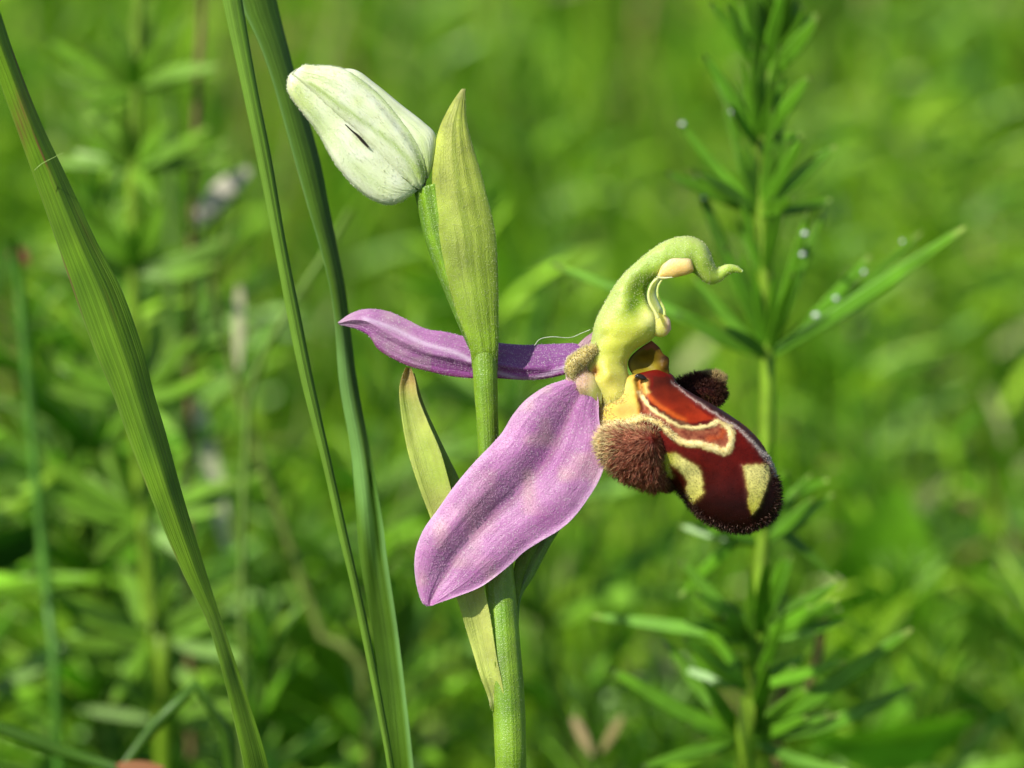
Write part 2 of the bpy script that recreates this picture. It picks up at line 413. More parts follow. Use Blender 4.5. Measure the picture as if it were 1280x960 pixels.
s_mid = loft('sepal', [(372, 86), (381, 81), (395, 82), (412, 82), (432, 87), (455, 101), (478, 121), (500, 147), (518, 172), (530, 198), (532, 222), (527, 236)],
             [(364, 93), (378, 106), (394, 119), (411, 135), (428, 151), (446, 167), (463, 186), (480, 203), (495, 216), (508, 226), (516, 233), (526, 237)],
             M_BUD, bud, n=90, m=40, hf=20, hb=10, w0=6, power=0.5,
             col=bud_col([([(388, 104), (420, 128), (465, 160), (495, 183), (517, 208), (524, 222)], 3.2, 0.75), ([(440, 92), (480, 126), (508, 162), (524, 195), (530, 220)], 4, 0.6)]),
             fold=lambda S, T, X, Y: -3.2 * np.exp(-((S - 0.52) / 0.06) ** 2) * np.clip(T * 4, 0, 1) - 4 * np.exp(-((S - 0.12) / 0.08) ** 2) * np.clip(T * 2, 0, 1))
s_low = loft('sepal', [(370, 86), (381, 97), (394, 110), (411, 123), (430, 139), (448, 155), (465, 172), (483, 190), (500, 208), (512, 222), (518, 231), (522, 239)],
             [(362, 92), (359, 104), (361, 117), (375, 137), (395, 162), (406, 181), (418, 203), (430, 219), (441, 231), (455, 243), (468, 251), (485, 256), (502, 252), (520, 240)],
             M_BUD, bud, n=90, m=40, hf=21, hb=14, w0=2, power=0.5,
             col=bud_col([([(375, 120), (405, 160), (440, 205), (470, 232)], 9, 0.35), ([(370, 108), (380, 128), (396, 148)], 6, 0.45)]),
             fold=lambda S, T, X, Y: -3 * np.exp(-((T - 0.38) / 0.08) ** 2) * S)
loft('slit_shade', [(432, 155), (441, 163), (448, 168), (455, 175), (462, 184)], [(431, 156), (439, 164), (446, 171), (452, 178), (460, 185)], M_BLACK, bud, n=30, m=14, hf=4, hb=4, w0=23)  # black solid standing in for the shade inside the bud's opening
loft('crease_shade', [(424, 147), (440, 162), (462, 185), (485, 207), (511, 227)], [(424, 148), (439, 163), (461, 186), (484, 208), (511, 228)], M_STEM, bud, n=40, m=10, hf=1.2, hb=4, w0=17, col=lin(84, 96, 30))  # dark olive strip painting the shade along the seam between the sepals
for q, sp in enumerate((s_mid, s_low)):
    hairs('fuzz', sp, bud, 2600, 1.7, 0.3, lambda x, y, r: (full(lin(215, 222, 190), len(x)), full(lin(240, 242, 228), len(x))), keep=lambda x, y, f, r: f > -0.3, seed=20 + q)

# --- lower bract (two halves round the flower's ovary)
def bract2_col(x, y, s, t, f):
    n = len(x); c = mix(full(lin(204, 208, 112), n), full(lin(178, 196, 84), n), vnoise(x, y * 0.4, 14, 4))
    c = mix(c, full(lin(140, 160, 60), n), np.exp(-((s - 0.5) / 0.05) ** 2) * 0.5)
    c = mix(c, full(lin(220, 220, 160), n), np.exp(-((y - 876) / 5) ** 2) * 0.5)
    c = mix(c, full(lin(116, 148, 30), n), (y - 876) / 12)
    return mix(c, full(lin(172, 148, 82), n), (505 - y) / 30)  # tip browned in the colour where the sepal above shades it
bract2 = loft('bract',
    [(507, 459, -14), (501, 475, -14), (499, 493, -14), (503, 530, -12), (511, 570, -10), (524, 610, -10), (537, 645, -10), (555, 700, 6), (573, 755, 12), (588, 805, 8), (600, 845, 12), (610, 872, 10), (613, 888, 8)],
    [(514, 460, -14), (519, 475, -12), (523, 497, -8), (536, 530, -4), (550, 562, -2), (560, 596, -2), (572, 640, -2), (586, 680, 0), (601, 720, 12), (613, 770, 14), (620, 815, 16), (627, 850, 19), (631, 874, 18), (632, 892, 14)],
    M_BRACT, orchid, n=110, m=26, hf=2.5, hb=2.5, col=bract2_col, fold=lambda S, T, X, Y: -9 * np.sin(S * math.pi) ** 1.5 * (1 - 0.3 * T) + 3 * np.exp(-((S - .5) / .05) ** 2))
halfc = lambda x, y, s, t, f: mix(full(lin(124, 148, 46), len(x)), full(lin(150, 146, 60), len(x)), (540 - y) / 60)
bfar = loft('bract_flap', [(516, 468, -16), (524, 500, -14), (537, 533, -12), (550, 565, -10), (560, 600, -12), (575, 650, -14)],
     [(518, 466, -18), (530, 505, -22), (547, 543, -26), (562, 574, -30), (577, 606, -34), (590, 655, -36)], M_BRACT, bract2, n=50, m=16, hf=2, col=halfc)
loft('bract_flap', [(602, 690, -8), (606, 730, -6), (611, 765, -2), (616, 800, 8), (618, 830, 14)], [(612, 690, -6), (617, 730, -2), (619, 765, 3), (621, 800, 10), (620, 835, 16)],
     M_BRACT, bract2, n=40, m=14, hf=3, col=lin(140, 172, 22))
hairs('fuzz', bract2, bract2, 2600, 1.2, 0.2, lambda x, y, r: (full(lin(205, 210, 140), len(x)), full(lin(235, 235, 205), len(x))), keep=lambda x, y, f, r: f > -0.3, seed=5)

# --- the flower's ovary, running up behind the big sepal
loft('ovary', [(634, 800, -8), (640, 745, -20), (648, 715, -30), (664, 680, -42), (683, 640, -52), (702, 590, -50), (718, 540, -40), (728, 495, -28), (724, 470, -20)],
     [(648, 800, -8), (651, 750, -20), (668, 720, -30), (688, 682, -42), (710, 645, -52), (732, 595, -50), (748, 545, -40), (760, 500, -28), (752, 472, -20)],
     M_STEM, orchid, n=80, m=24, rnd=0.85, fold=lambda S, T, X, Y: 1.5 * np.cos(S * 6 * math.pi), col=lambda x, y, s, t, f: mix(full(lin(96, 130, 34), len(x)), full(lin(130, 152, 44), len(x)), 1 - s * 1.6))
loft('bract_flap', [(640, 760, -24), (641, 720, -26), (648, 690, -34), (660, 668, -40), (680, 640, -46)], [(646, 762, -24), (655, 720, -28), (668, 690, -36), (682, 666, -42), (696, 640, -48)],
     M_BRACT, bract2, n=40, m=14, hf=3, w0=14, col=lin(118, 150, 40))

# --- sepals of the open flower
def sep_col(cr, k=1.0):
    def f(x, y, s, t, fr):
        n = len(x)
        c = mix(full(lin(190, 116, 178), n), full(lin(206, 150, 194), n), vnoise(x, y, 34, 11))
        c = mix(c, full(lin(176, 104, 168), n), vnoise(x * 0.8 + y, y - x, 15, 12) * 0.55)
        c = mix(c, full(lin(208, 172, 168), n), np.clip(vnoise(x, y, 22, 31) - 0.6, 0, 1) * 1.6)
        c = mix(c, full(lin(232, 200, 228), n), np.exp(-np.minimum(s, 1 - s) / 0.03) * 0.7)
        c = mix(c, full(lin(162, 112, 136), n), np.exp(-((s - cr) / 0.03) ** 2) * 0.5)
        return c
    return f
def low_fold(S, T, X, Y):
    c = 0.50 - 0.04 * np.sin(T * 3)
    f = -7 * np.exp(-np.abs(S - c) / (0.17 - 0.09 * T)) * np.clip(T * 5, 0.3, 1) * np.clip((1 - T) * 4, 0.45, 1)
    f += 9 * np.exp(-((S - 0.22) / 0.16) ** 2) * np.sin(T * math.pi)
    f += 7 * np.exp(-((S - 0.80) / 0.18) ** 2) * np.sin(T * math.pi)
    f += -4 * np.clip((0.09 - S) / 0.09, 0, 1) ** 2 + 3 * np.clip((S - 0.92) / 0.08, 0, 1) ** 2
    f += 2.2 * np.sin(T * 17 + S * 4) * (np.abs(S - 0.5) * 2) ** 2
    return f + 5 * (vnoise(X, Y, 45, 8) - 0.5)
sep_low = loft('sepal',
    [(728, 478), (712, 474), (698, 477), (680, 484), (657, 500), (640, 520), (628, 540), (614, 556), (590, 581), (566, 610), (547, 637), (530, 661), (520, 686), (518, 710), (521, 733), (527, 752), (534, 758)],
    [(744, 486), (748, 500), (749, 525), (754, 550), (757, 574), (750, 598), (736, 622), (718, 646), (700, 662), (675, 677), (655, 690), (640, 704), (618, 722), (598, 735), (570, 746), (550, 753), (540, 757)],
    M_SEPAL, orchid, n=130, m=80, hf=1.8, hb=1.8, col=sep_col(0.5), fold=low_fold, w0=27)
hairs('fuzz', sep_low, sep_low, 22000, 1.2, 0.30, lambda x, y, r: (full(lin(222, 170, 216), len(x)), full(lin(240, 222, 240), len(x))),
      keep=lambda x, y, f, r: (f > -0.35) & (r.random(len(x)) < 0.35 + 0.65 * vnoise(x, y, 20, 3) + 0.5 * (y < 540)), seed=7)

def up_col(x, y, s, t, fr):
    n = len(x); c = mix(full(lin(192, 132, 184), n), full(lin(150, 88, 154), n), (x - 520) / 160)  # darker purple to the right: shadow on the sepal put into its colour
    c = mix(c, full(lin(176, 90, 170), n), (s - 0.55) * 3)
    c = mix(c, full(lin(212, 184, 190), n), np.clip(vnoise(x, y * 2, 18, 14) - 0.35, 0, 1) * (x < 540) * 0.9)
    c = mix(c, full(lin(236, 214, 236), n), np.exp(-(np.maximum(sdf_line(x, y, [(455, 398), (490, 410), (530, 429), (570, 441), (592, 452), (630, 468), (660, 474), (700, 462), (715, 455)], 0.6), 0) / 2.2) ** 2) * 0.75)  # painted highlight along the ridge of the fold
    c = mix(c, full(lin(150, 60, 84), n), np.exp(-((s - 1) / 0.06) ** 2) * 0.6)
    return mix(c, full(lin(208, 172, 196), n), (450 - x) / 25)
up_fold = lambda S, T, X, Y: 12 * np.exp(-np.abs(S - (0.40 + 0.35 * T)) / 0.10) * np.sin(np.clip(T * 1.2, 0, 1) * math.pi) ** 0.5 - 14 * np.clip(0.45 + 0.35 * T - S, 0, 1) * np.clip(T * 1.4 - 0.2, 0, 1)
sep_up = loft('sepal',
    [(422, 403), (440, 391), (460, 386), (485, 389), (508, 399), (533, 411), (558, 415), (590, 423), (620, 428), (655, 431), (690, 430), (722, 430), (736, 444)],
    [(424, 406), (447, 412), (462, 421), (472, 436), (490, 448), (512, 458), (535, 464), (562, 470), (592, 473), (622, 473), (658, 475), (690, 472), (722, 462), (737, 446)],
    M_SEPAL, orchid, n=110, m=56, hf=5, hb=5, col=up_col, fold=up_fold, w0=-34)
hairs('fuzz', sep_up, sep_up, 3200, 1.4, 0.3, lambda x, y, r: (full(lin(215, 165, 216), len(x)), full(lin(240, 222, 240), len(x))), keep=lambda x, y, f, r: f > -0.3, seed=8)
# third sepal, turned back behind the flower: only its foot shows
loft('sepal', [(712, 450, -44), (720, 434, -44), (730, 423, -44), (740, 416, -50), (748, 412, -70)], [(722, 470, -44), (744, 452, -44), (756, 430, -44), (757, 420, -50), (752, 412, -70)],
     M_SEPAL, orchid, n=30, m=16, hf=3, col=lin(178, 140, 150))

# --- petals: short furry horns
def petal(A, B, c, w0, seed, hl=3.2):
    p = loft('petal', A, B, M_COLUMN, orchid, n=40, m=22, rnd=0.8, col=c, w0=w0)
    hairs('fuzz', p, p, 1500, hl, 0.4, lambda x, y, r: (full(lin(186, 172, 96), len(x)), full(lin(238, 230, 180), len(x))), keep=lambda x, y, f, r: f > -0.4, seed=seed)
petal([(745, 430), (733, 433), (721, 440), (711, 448), (707, 458), (709, 470)], [(748, 437), (742, 447), (734, 454), (728, 461), (723, 468), (718, 476)], lin(190, 172, 100), 26, 11)
base_col = lambda x, y, s, t, f: mix(full(lin(214, 176, 150), len(x)), full(lin(150, 150, 70), len(x)), (np.hypot(x - 716, y - 472) - 14) / 18)
rc = loft('receptacle', [(706, 462), (716, 458), (730, 460), (744, 470), (752, 484)], [(708, 482), (718, 492), (730, 500), (742, 508), (752, 510)], M_COLUMN, orchid, n=40, m=24, rnd=0.6, col=base_col, w0=20)
hairs('fuzz', rc, rc, 1600, 2.2, 0.3, lambda x, y, r: (full(lin(200, 176, 130), len(x)), full(lin(238, 226, 196), len(x))), keep=lambda x, y, f, r: (f > -0.3) & (x < 735), seed=12)

# --- column
def col_col(x, y, s, t, fr):
    n = len(x)
    c = mix(full(lin(204, 206, 78), n), full(lin(150, 176, 62), n), np.clip((420 - y) / 80, 0, 1))
    c = mix(c, full(lin(150, 166, 92), n), np.exp(-(s / 0.25) ** 2) * 0.9)
    c = mix(c, full(lin(118, 152, 6), n), np.clip(1.35 * np.exp(-(np.hypot((x - 796 - (372 - y) * 0.35) / 1.0, (y - 368) / 2.1) / 13) ** 2), 0, 1))
    c = mix(c, full(lin(208, 194, 92), n), np.clip((y - 440) / 40, 0, 1) * 0.8)
    c = mix(c, full(lin(224, 222, 150), n), np.exp(-(np.hypot(x - 812, y - 398) / 12) ** 2) * 0.7)
    c = mix(c, full(lin(180, 104, 40), n), np.exp(-(np.hypot((x - 744) / 0.6, (y - 464) / 1.2) / 7) ** 2) * 0.9)
    return c
def col_fold(S, T, X, Y):
    f = -12 * np.exp(-(np.hypot((X - 800) / 1.0, (Y - 372) / 1.9) / 13) ** 2)
    f += -10 * np.exp(-(np.hypot(X - 744, Y - 466) / 6) ** 2) + 5 * np.exp(-(np.hypot(X - 758, Y - 468) / 9) ** 2)
    return f + 3 * (vnoise(X, Y, 12, 5) - 0.5)
column = loft('column',
    [(768, 530, -6), (754, 510), (742, 490), (733, 468), (735, 446), (739, 425), (744, 402), (755, 380), (768, 357), (781, 341), (797, 326), (814, 312), (830, 302), (843, 297), (858, 295), (871, 298), (882, 306), (888, 316), (892, 327), (896, 335), (903, 332), (911, 330), (921, 332), (929, 338)],
    [(790, 528, -6), (797, 514), (796, 496), (790, 480), (784, 458), (792, 439), (814, 425), (824, 412), (822, 397), (812, 382), (808, 366), (813, 352), (826, 347), (842, 345), (856, 343), (866, 341), (873, 346), (880, 352), (886, 355), (893, 355), (902, 351), (909, 345), (917, 341), (927, 341)],
    M_COLUMN, orchid, n=180, m=44, rnd=0.72, col=col_col, fold=col_fold, w0=12)
hairs('fuzz', column, column, 3500, 1.5, 0.32, lambda x, y, r: (full(lin(210, 215, 130), len(x)), full(lin(240, 242, 215), len(x))),
      keep=lambda x, y, f, r: (f > -0.4) & (r.random(len(x)) < np.clip((430 - y) / 60, 0.15, 1)), seed=9)
loft('anther', [(822, 344), (828, 330), (838, 321), (852, 319), (863, 322), (867, 335)], [(824, 347), (834, 347), (843, 347), (852, 345), (860, 343), (867, 339)], M_COLUMN, column, n=30, m=24, hf=8, hb=6, w0=24,
     col=lambda x, y, s, t, f: mix(full(lin(236, 190, 112), len(x)), full(lin(238, 206, 140), len(x)), (335 - y) / 10))
loft('anther_rim', [(820, 345), (829, 346), (840, 346)], [(821, 348), (830, 349), (842, 347)], M_COLUMN, column, n=16, m=10, hf=1.5, w0=30, col=lin(206, 208, 140))
def tube(name, pts, r0, r1, mat, parent, col, w0=0, n=50, m=10):
    q = smooth([(a[0], a[1], (a[2] if len(a) > 2 else 0)) for a in pts], n)
    d = np.gradient(q[:, :2], axis=0); d /= np.linalg.norm(d, axis=1)[:, None] + 1e-9
    nrm = np.stack([-d[:, 1], d[:, 0]], 1); R = np.linspace(r0, r1, n)[:, None]
    A = np.c_[q[:, :2] + nrm * R, q[:, 2]]; B = np.c_[q[:, :2] - nrm * R, q[:, 2]]
    return loft(name, [tuple(v) for v in A], [tuple(v) for v in B], mat, parent, n=n, m=m, rnd=1.0, col=col, w0=w0)
tube('caudicle', [(822, 348), (815, 355), (811, 366), (812, 377), (818, 388), (823, 398)], 1.6, 2.2, M_COLUMN, column, lin(220, 220, 130), 36)
tube('caudicle', [(829, 348), (823, 357), (822, 368), (826, 378), (830, 386), (831, 394)], 1.2, 1.8, M_COLUMN, column, lin(206, 212, 110), 22)
loft('membrane', [(819, 346, 4), (813, 356, 8), (809, 368, 10), (811, 381, 10), (818, 392, 8), (826, 400, 4)], [(828, 348, 0), (822, 357, 2), (820, 368, 2), (824, 379, 2), (829, 389, 2), (833, 398, 2)], M_COLUMN, column, n=40, m=12, hf=1.2, w0=14,
     col=lambda x, y, s, t, f: mix(full(lin(204, 208, 96), len(x)), full(lin(232, 232, 168), len(x)), (s - 0.6) * 3))
loft('stigma_lobe', [(804, 392), (816, 389), (829, 392), (837, 399), (839, 409)], [(804, 404), (812, 415), (822, 421), (832, 420), (839, 412)], M_COLUMN, column, n=30, m=22, rnd=0.6, w0=17,
     col=lambda x, y, s, t, f: mix(full(lin(222, 212, 104), len(x)), full(lin(224, 178, 150), len(x)), (x - 829) / 7))

# --- lip
CR8 = lambda L: [(780 + a / 8, 420 + b / 8) for a, b in L]
CR3 = lambda L: [(720 + a / 3.557, 420 + b / 3.557) for a, b in L]
CRB = lambda L: [(740 + a / 7.386, 500 + b / 7.386) for a, b in L]
SPEC = CR8([(290, 400), (430, 405), (500, 470), (600, 590), (690, 680), (820, 780), (890, 835), (780, 850), (640, 868), (540, 842), (400, 760), (240, 640), (225, 590), (290, 560)])
INNER = CR8([(150, 560), (205, 650), (270, 725), (400, 800), (540, 880), (700, 912), (860, 890), (925, 850)])
OUTER = CRB([(90, 240), (200, 225), (330, 215), (450, 165), (560, 190), (650, 240), (750, 330), (850, 395), (950, 405)]) + CR3([(560, 482), (635, 506), (672, 510), (690, 470), (690, 425), (672, 400), (640, 385)])
RIM = CR8([(480, 460), (600, 560), (730, 660), (900, 770), (1100, 900)]) + CR3([(740, 425), (800, 490), (850, 540), (880, 590), (890, 615)])
LEFTP = CR3([(395, 525), (440, 520), (500, 560), (545, 585), (560, 640), (565, 700), (520, 745), (490, 715), (495, 640), (465, 600), (415, 570), (430, 630), (400, 640), (370, 580)])
RIGHTP = CR3([(745, 580), (855, 570), (862, 620), (840, 690), (812, 760), (785, 792), (770, 745), (765, 660)])
MIDL = CR8([(230, 620), (300, 700), (420, 790), (540, 860), (640, 885), (780, 868), (880, 850)])
def lip_col(x, y, s, t, fr):
    n = len(x); jx = x + 2.4 * (vnoise(x, y, 5, 41) - 0.5) + 1.6 * (vnoise(x, y, 1.6, 43) - 0.5); jy = y + 2.4 * (vnoise(x, y, 5, 42) - 0.5) + 1.6 * (vnoise(x, y, 1.6, 44) - 0.5)
    st = lambda d, w=1.0: 1 / (1 + np.exp(np.clip(d / (0.45 * w), -30, 30)))
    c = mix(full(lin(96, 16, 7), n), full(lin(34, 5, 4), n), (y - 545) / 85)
    yel = sdf_poly(jx, jy, [(735, 470), (790, 470), (797, 478), (800, 500), (800, 520), (782, 528), (758, 532), (740, 560), (730, 520)])
    c = mix(c, full(lin(214, 190, 88), n), st(yel, 4))
    c = mix(c, full(lin(150, 92, 14), n), np.exp(-(np.hypot((x - 779) / 1.5, (y - 513) / 1.0) / 10) ** 2) * 0.85)
    c = mix(c, full(lin(190, 158, 60), n), vnoise(x, y, 7, 71) * np.clip((800 - x) / 6, 0, 1) * 0.7)
    c = mix(c, full(lin(176, 110, 30), n), st(sdf_line(jx, jy, [(799, 478), (797, 492), (800, 506), (797, 516)], 2.0), 2) * 0.85)
    c = mix(c, full(lin(210, 168, 84), n), st(sdf_line(jx, jy, [(806, 478), (807, 488), (812, 496)], 3.5), 2))
    c = mix(c, full(lin(108, 30, 18), n), st(sdf_line(jx, jy, [(801, 500), (803, 508), (806, 514)], 3.2), 1.5))
    band = sdf_poly(jx, jy, INNER + OUTER[::-1][:-3])
    c = mix(c, mix(full(lin(150, 88, 60), n), full(lin(112, 46, 34), n), vnoise(x, y, 3, 6)), st(band, 1.5))
    c = mix(c, full(lin(178, 70, 20), n), st(sdf_line(jx, jy, [(886, 548), (900, 546), (905, 538)], 3), 3) * 0.6)
    c = mix(c, mix(full(lin(228, 212, 150), n), full(lin(206, 178, 104), n), vnoise(x, y, 4, 61)), st(sdf_line(jx, jy, OUTER, [5, 5, 5, 4.5, 3.4, 3.2, 3.8, 4, 4, 4.5, 5, 4, 4.2, 3]), 1.2))
    c = mix(c, full(lin(226, 206, 140), n), st(sdf_line(jx, jy, INNER, [1.6, 2.2, 3, 3, 2.6, 3]), 1.2))
    c = mix(c, full(lin(70, 12, 10), n), st(sdf_line(jx, jy, MIDL, 2.0), 1.5))
    sp = sdf_poly(jx, jy, SPEC)
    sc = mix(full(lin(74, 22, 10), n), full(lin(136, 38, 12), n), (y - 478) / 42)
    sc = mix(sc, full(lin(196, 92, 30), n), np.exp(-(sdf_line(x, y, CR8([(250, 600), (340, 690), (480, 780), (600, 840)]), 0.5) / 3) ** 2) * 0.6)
    c = mix(c, sc, st(sp, 1.2))
    for pl in (LEFTP, RIGHTP):
        pc = mix(full(lin(226, 216, 130), n), full(lin(178, 176, 62), n), (y - 590) / 45)
        if pl is LEFTP: pc = mix(full(lin(150, 150, 42), n), pc, (x - 836) / 18)
        c = mix(c, full(lin(120, 66, 24), n), st(sdf_poly(jx, jy, pl) - 1.2, 1.6) * 0.7)
        c = mix(c, pc, st(sdf_poly(jx, jy, pl), 2.0))
    rim = sdf_line(x, y, RIM, 1.0)
    out = (x - 905) * 0.72 + (518 - y) * 1.0                        # beyond the rim line
    c = mix(c, full(lin(46, 16, 14), n), st(-(sdf_line(x, y, RIM, 0.0)) + 1.5, 1.5) * (sdf_poly(x, y, RIM + [(1010, 560), (900, 440)]) < 0))
    c = mix(c, full(lin(206, 190, 176), n), st(sdf_line(jx, jy, RIM, [0.1, 0.3, 0.6, 0.8, 1.0, 1.6, 3.0, 3.6]), 1.6) * 0.7)
    return mix(full(lin(60, 20, 12), n), c, fr.astype(float))
def lip_fold(S, T, X, Y):
    f = -7 * np.exp(-((X - 856) * 0.8 + (Y - 504) * 0.6) ** 2 / 900 - ((Y - 504) * 0.8 - (X - 856) * 0.6) ** 2 / 160)
    f += 2.2 * np.exp(-(sdf_line(X, Y, INNER, 0.5) / 3) ** 2) + 2.0 * np.exp(-(sdf_line(X, Y, OUTER, 0.5) / 4) ** 2)
    f += 3.0 * np.exp(-(sdf_poly(X, Y, RIGHTP).clip(0, 50) / 4) ** 2)
    f += -8 * np.exp(-(sdf_line(X, Y, [(798, 476), (802, 495), (806, 512)], 0.5) / 4) ** 2)
    return f
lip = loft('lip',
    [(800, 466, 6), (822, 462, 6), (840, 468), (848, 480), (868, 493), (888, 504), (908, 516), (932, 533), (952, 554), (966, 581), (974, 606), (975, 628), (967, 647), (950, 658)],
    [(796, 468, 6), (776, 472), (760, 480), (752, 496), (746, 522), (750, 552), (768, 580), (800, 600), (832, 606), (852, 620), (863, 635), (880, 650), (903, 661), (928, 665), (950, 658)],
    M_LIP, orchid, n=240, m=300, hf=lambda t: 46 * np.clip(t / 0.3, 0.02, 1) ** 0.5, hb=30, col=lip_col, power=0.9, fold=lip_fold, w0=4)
def lip_hair_c(x, y, r):
    n = len(x); rim = (sdf_line(x, y, RIM, 3.0) < 0) & (y < 600)
    low = full(lin(36, 12, 8), n); tip = mix(full(lin(84, 46, 36), n), full(lin(214, 170, 150), n), (r.random(n) < 0.14).astype(float))
    lt = (x < 775); low[lt] = lin(206, 186, 104); tip[lt] = lin(246, 238, 190)
    low[rim] = lin(190, 176, 170); tip[rim] = lin(240, 236, 232)
    return low, tip
lip_edge = [(975, 628), (967, 647), (950, 659), (928, 665), (903, 661), (880, 650), (863, 635), (852, 620)]
hairs('hair', lip, lip, 26000, lambda x, y: np.where((sdf_line(x, y, RIM, 3.0) < 0) & (y < 600), 2.0, 4.6), 0.30, lip_hair_c, seed=31, bend=0.4, lvar=0.6,
      keep=lambda x, y, f, r: (f > -0.5) & (((sdf_line(x, y, [(960, 575), (972, 600)] + lip_edge, 0) < 9 * r.random(len(x)) + 2)) | ((sdf_line(x, y, RIM, 1.0) < 1) & (r.random(len(x)) < np.clip((y - 500) / 110, 0.05, 0.8)) & (f > 0.1)) | ((x < 772) & (f < 0.75))))
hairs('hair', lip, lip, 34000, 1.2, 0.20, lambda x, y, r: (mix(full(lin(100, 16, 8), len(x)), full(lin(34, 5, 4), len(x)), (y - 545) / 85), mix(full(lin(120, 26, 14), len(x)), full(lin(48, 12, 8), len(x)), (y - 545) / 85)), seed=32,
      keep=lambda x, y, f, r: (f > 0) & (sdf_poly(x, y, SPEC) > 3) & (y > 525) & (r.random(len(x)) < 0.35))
hairs('hair', lip, lip, 22000, 1.3, 0.22, lambda x, y, r: (full(lin(222, 212, 124), len(x)), full(lin(244, 238, 184), len(x))), seed=34,
      keep=lambda x, y, f, r: (f > 0) & (np.minimum(sdf_poly(x, y, LEFTP), sdf_poly(x, y, RIGHTP)) < 0.5))
hairs('hair', column, lip, 9000, 4.0, 0.3, lambda x, y, r: (full(lin(214, 200, 110), len(x)), full(lin(244, 238, 190), len(x))), seed=35, bend=0.4,
      keep=lambda x, y, f, r: (y > 496 + 4 * r.normal(size=len(x))) & (f > -0.3))
hairs('hair', lip, lip, 30000, 2.4, 0.26, lambda x, y, r: (full(lin(216, 198, 104), len(x)), full(lin(246, 240, 196), len(x))), seed=36,
      keep=lambda x, y, f, r: (x < 790 - (y < 520) * 8 + 4 * r.normal(size=len(x))) & (y > 486) & (f > -0.2) & (np.hypot((x - 779) / 1.5, y - 513) > 9))
# cream hairs lying on the outer line
hairs('hair', lip, lip, 30000, 3.0, 0.35, lambda x, y, r: (full(lin(230, 215, 150), len(x)), full(lin(250, 244, 215), len(x))), seed=33,
      keep=lambda x, y, f, r: (f > 0) & (sdf_line(x, y, OUTER[:7], 4.0) < 1))

# furry side lobes
LOBE = [(750, 550), (758, 538), (776, 532), (800, 530), (816, 533), (828, 545), (834, 563), (838, 588), (842, 610)]
def lobe_near_col(x, y, s, t, fr):
    n = len(x); c = full(lin(104, 36, 24), n)
    c = mix(c, full(lin(206, 180, 104), n), np.clip((776 - x) / 20, 0, 1))
    c = mix(c, full(lin(206, 180, 104), n), np.clip((537 - y) / 8, 0, 1))
    c = mix(c, full(lin(150, 146, 40), n), 1 / (1 + np.exp((np.hypot((x - 836) / 1.1, (y - 580) / 1.5) - 11) / 2.5)))
    return mix(c, full(lin(44, 14, 10), n), np.clip((x - 838) / 8, 0, 1) * np.clip((y - 585) / 10, 0, 1))
lobe = loft('side_lobe', LOBE, [(750, 550), (754, 566), (763, 580), (778, 593), (800, 603), (820, 609), (834, 612), (842, 610)],
            M_LIP, lip, n=70, m=60, hf=24, hb=24, w0=36, col=lobe_near_col,
            fold=lambda S, T, X, Y: 10 * np.exp(-(np.hypot(X - 812, Y - 553) / 16) ** 2) - 16 * np.clip((X - 824) / 14, 0, 1))
def lobe_hair_c(x, y, r):
    n = len(x); j = r.random(n)
    base = mix(full(lin(80, 18, 9), n), full(lin(124, 42, 22), n), j); tip = mix(full(lin(150, 68, 44), n), full(lin(238, 176, 138), n), j ** 1.6)
    e = np.clip((772 - x + 8 * r.normal(size=n)) / 16, 0, 1) + np.clip((540 - y + 4 * r.normal(size=n)) / 9, 0, 1)
    base = mix(base, full(lin(206, 184, 104), n), e); tip = mix(tip, full(lin(244, 232, 178), n), e)
    k = np.clip((x - 828) / 10, 0, 1) * np.clip((y - 575) / 10, 0, 1)
    return mix(base, full(lin(40, 16, 10), n), k), mix(tip, full(lin(90, 60, 36), n), k)
hairs('hair', lobe, lobe, 15000, lambda x, y: np.where(x > 822, 5.0, 9.5), 0.48, lobe_hair_c, centre=(818, 548, 66), comb=0.86, spread=0.10, seed=41, bend=0.4, lvar=0.62, keep=lambda x, y, f, r: (f > -0.6) & (r.random(len(x)) < 0.25 + 0.75 * (np.hypot((x - 838), (y - 580) / 1.5) > 12)))
hairs('hair', lobe, lobe, 3000, 8.0, 0.5, lambda x, y, r: (full(lin(170, 130, 80), len(x)), full(lin(236, 214, 160), len(x))), centre=(814, 552, 66), comb=0.3, seed=42, bend=0.3,
      keep=lambda x, y, f, r: sdf_line(x, y, [(812, 533), (828, 540), (838, 556)], 2) < 2)
far = loft('side_lobe', [(838, 478), (852, 474), (868, 470), (885, 467), (899, 468), (907, 476)], [(840, 482), (856, 494), (872, 501), (888, 506), (900, 502), (907, 488)],
           M_LIP, lip, n=40, m=32, rnd=0.45, w0=-44, col=lambda x, y, s, t, f: mix(full(lin(70, 26, 22), len(x)), full(lin(96, 84, 30), len(x)), (y - 490) / 10 - np.abs(x - 882) / 20))
hairs('hair', far, far, 5500, 7.0, 0.45, lambda x, y, r: (mix(full(lin(52, 16, 12), len(x)), full(lin(100, 90, 40), len(x)), (x - 893) / 14), mix(full(lin(96, 54, 40), len(x)), full(lin(214, 190, 130), len(x)), (478 - y) / 5 + (x - 896) / 12)), seed=43, spread=0.3, bend=0.25,
      keep=lambda x, y, f, r: (f > -0.7) & ((y < 484) | (x > 893) | (r.random(len(x)) < 0.25)))

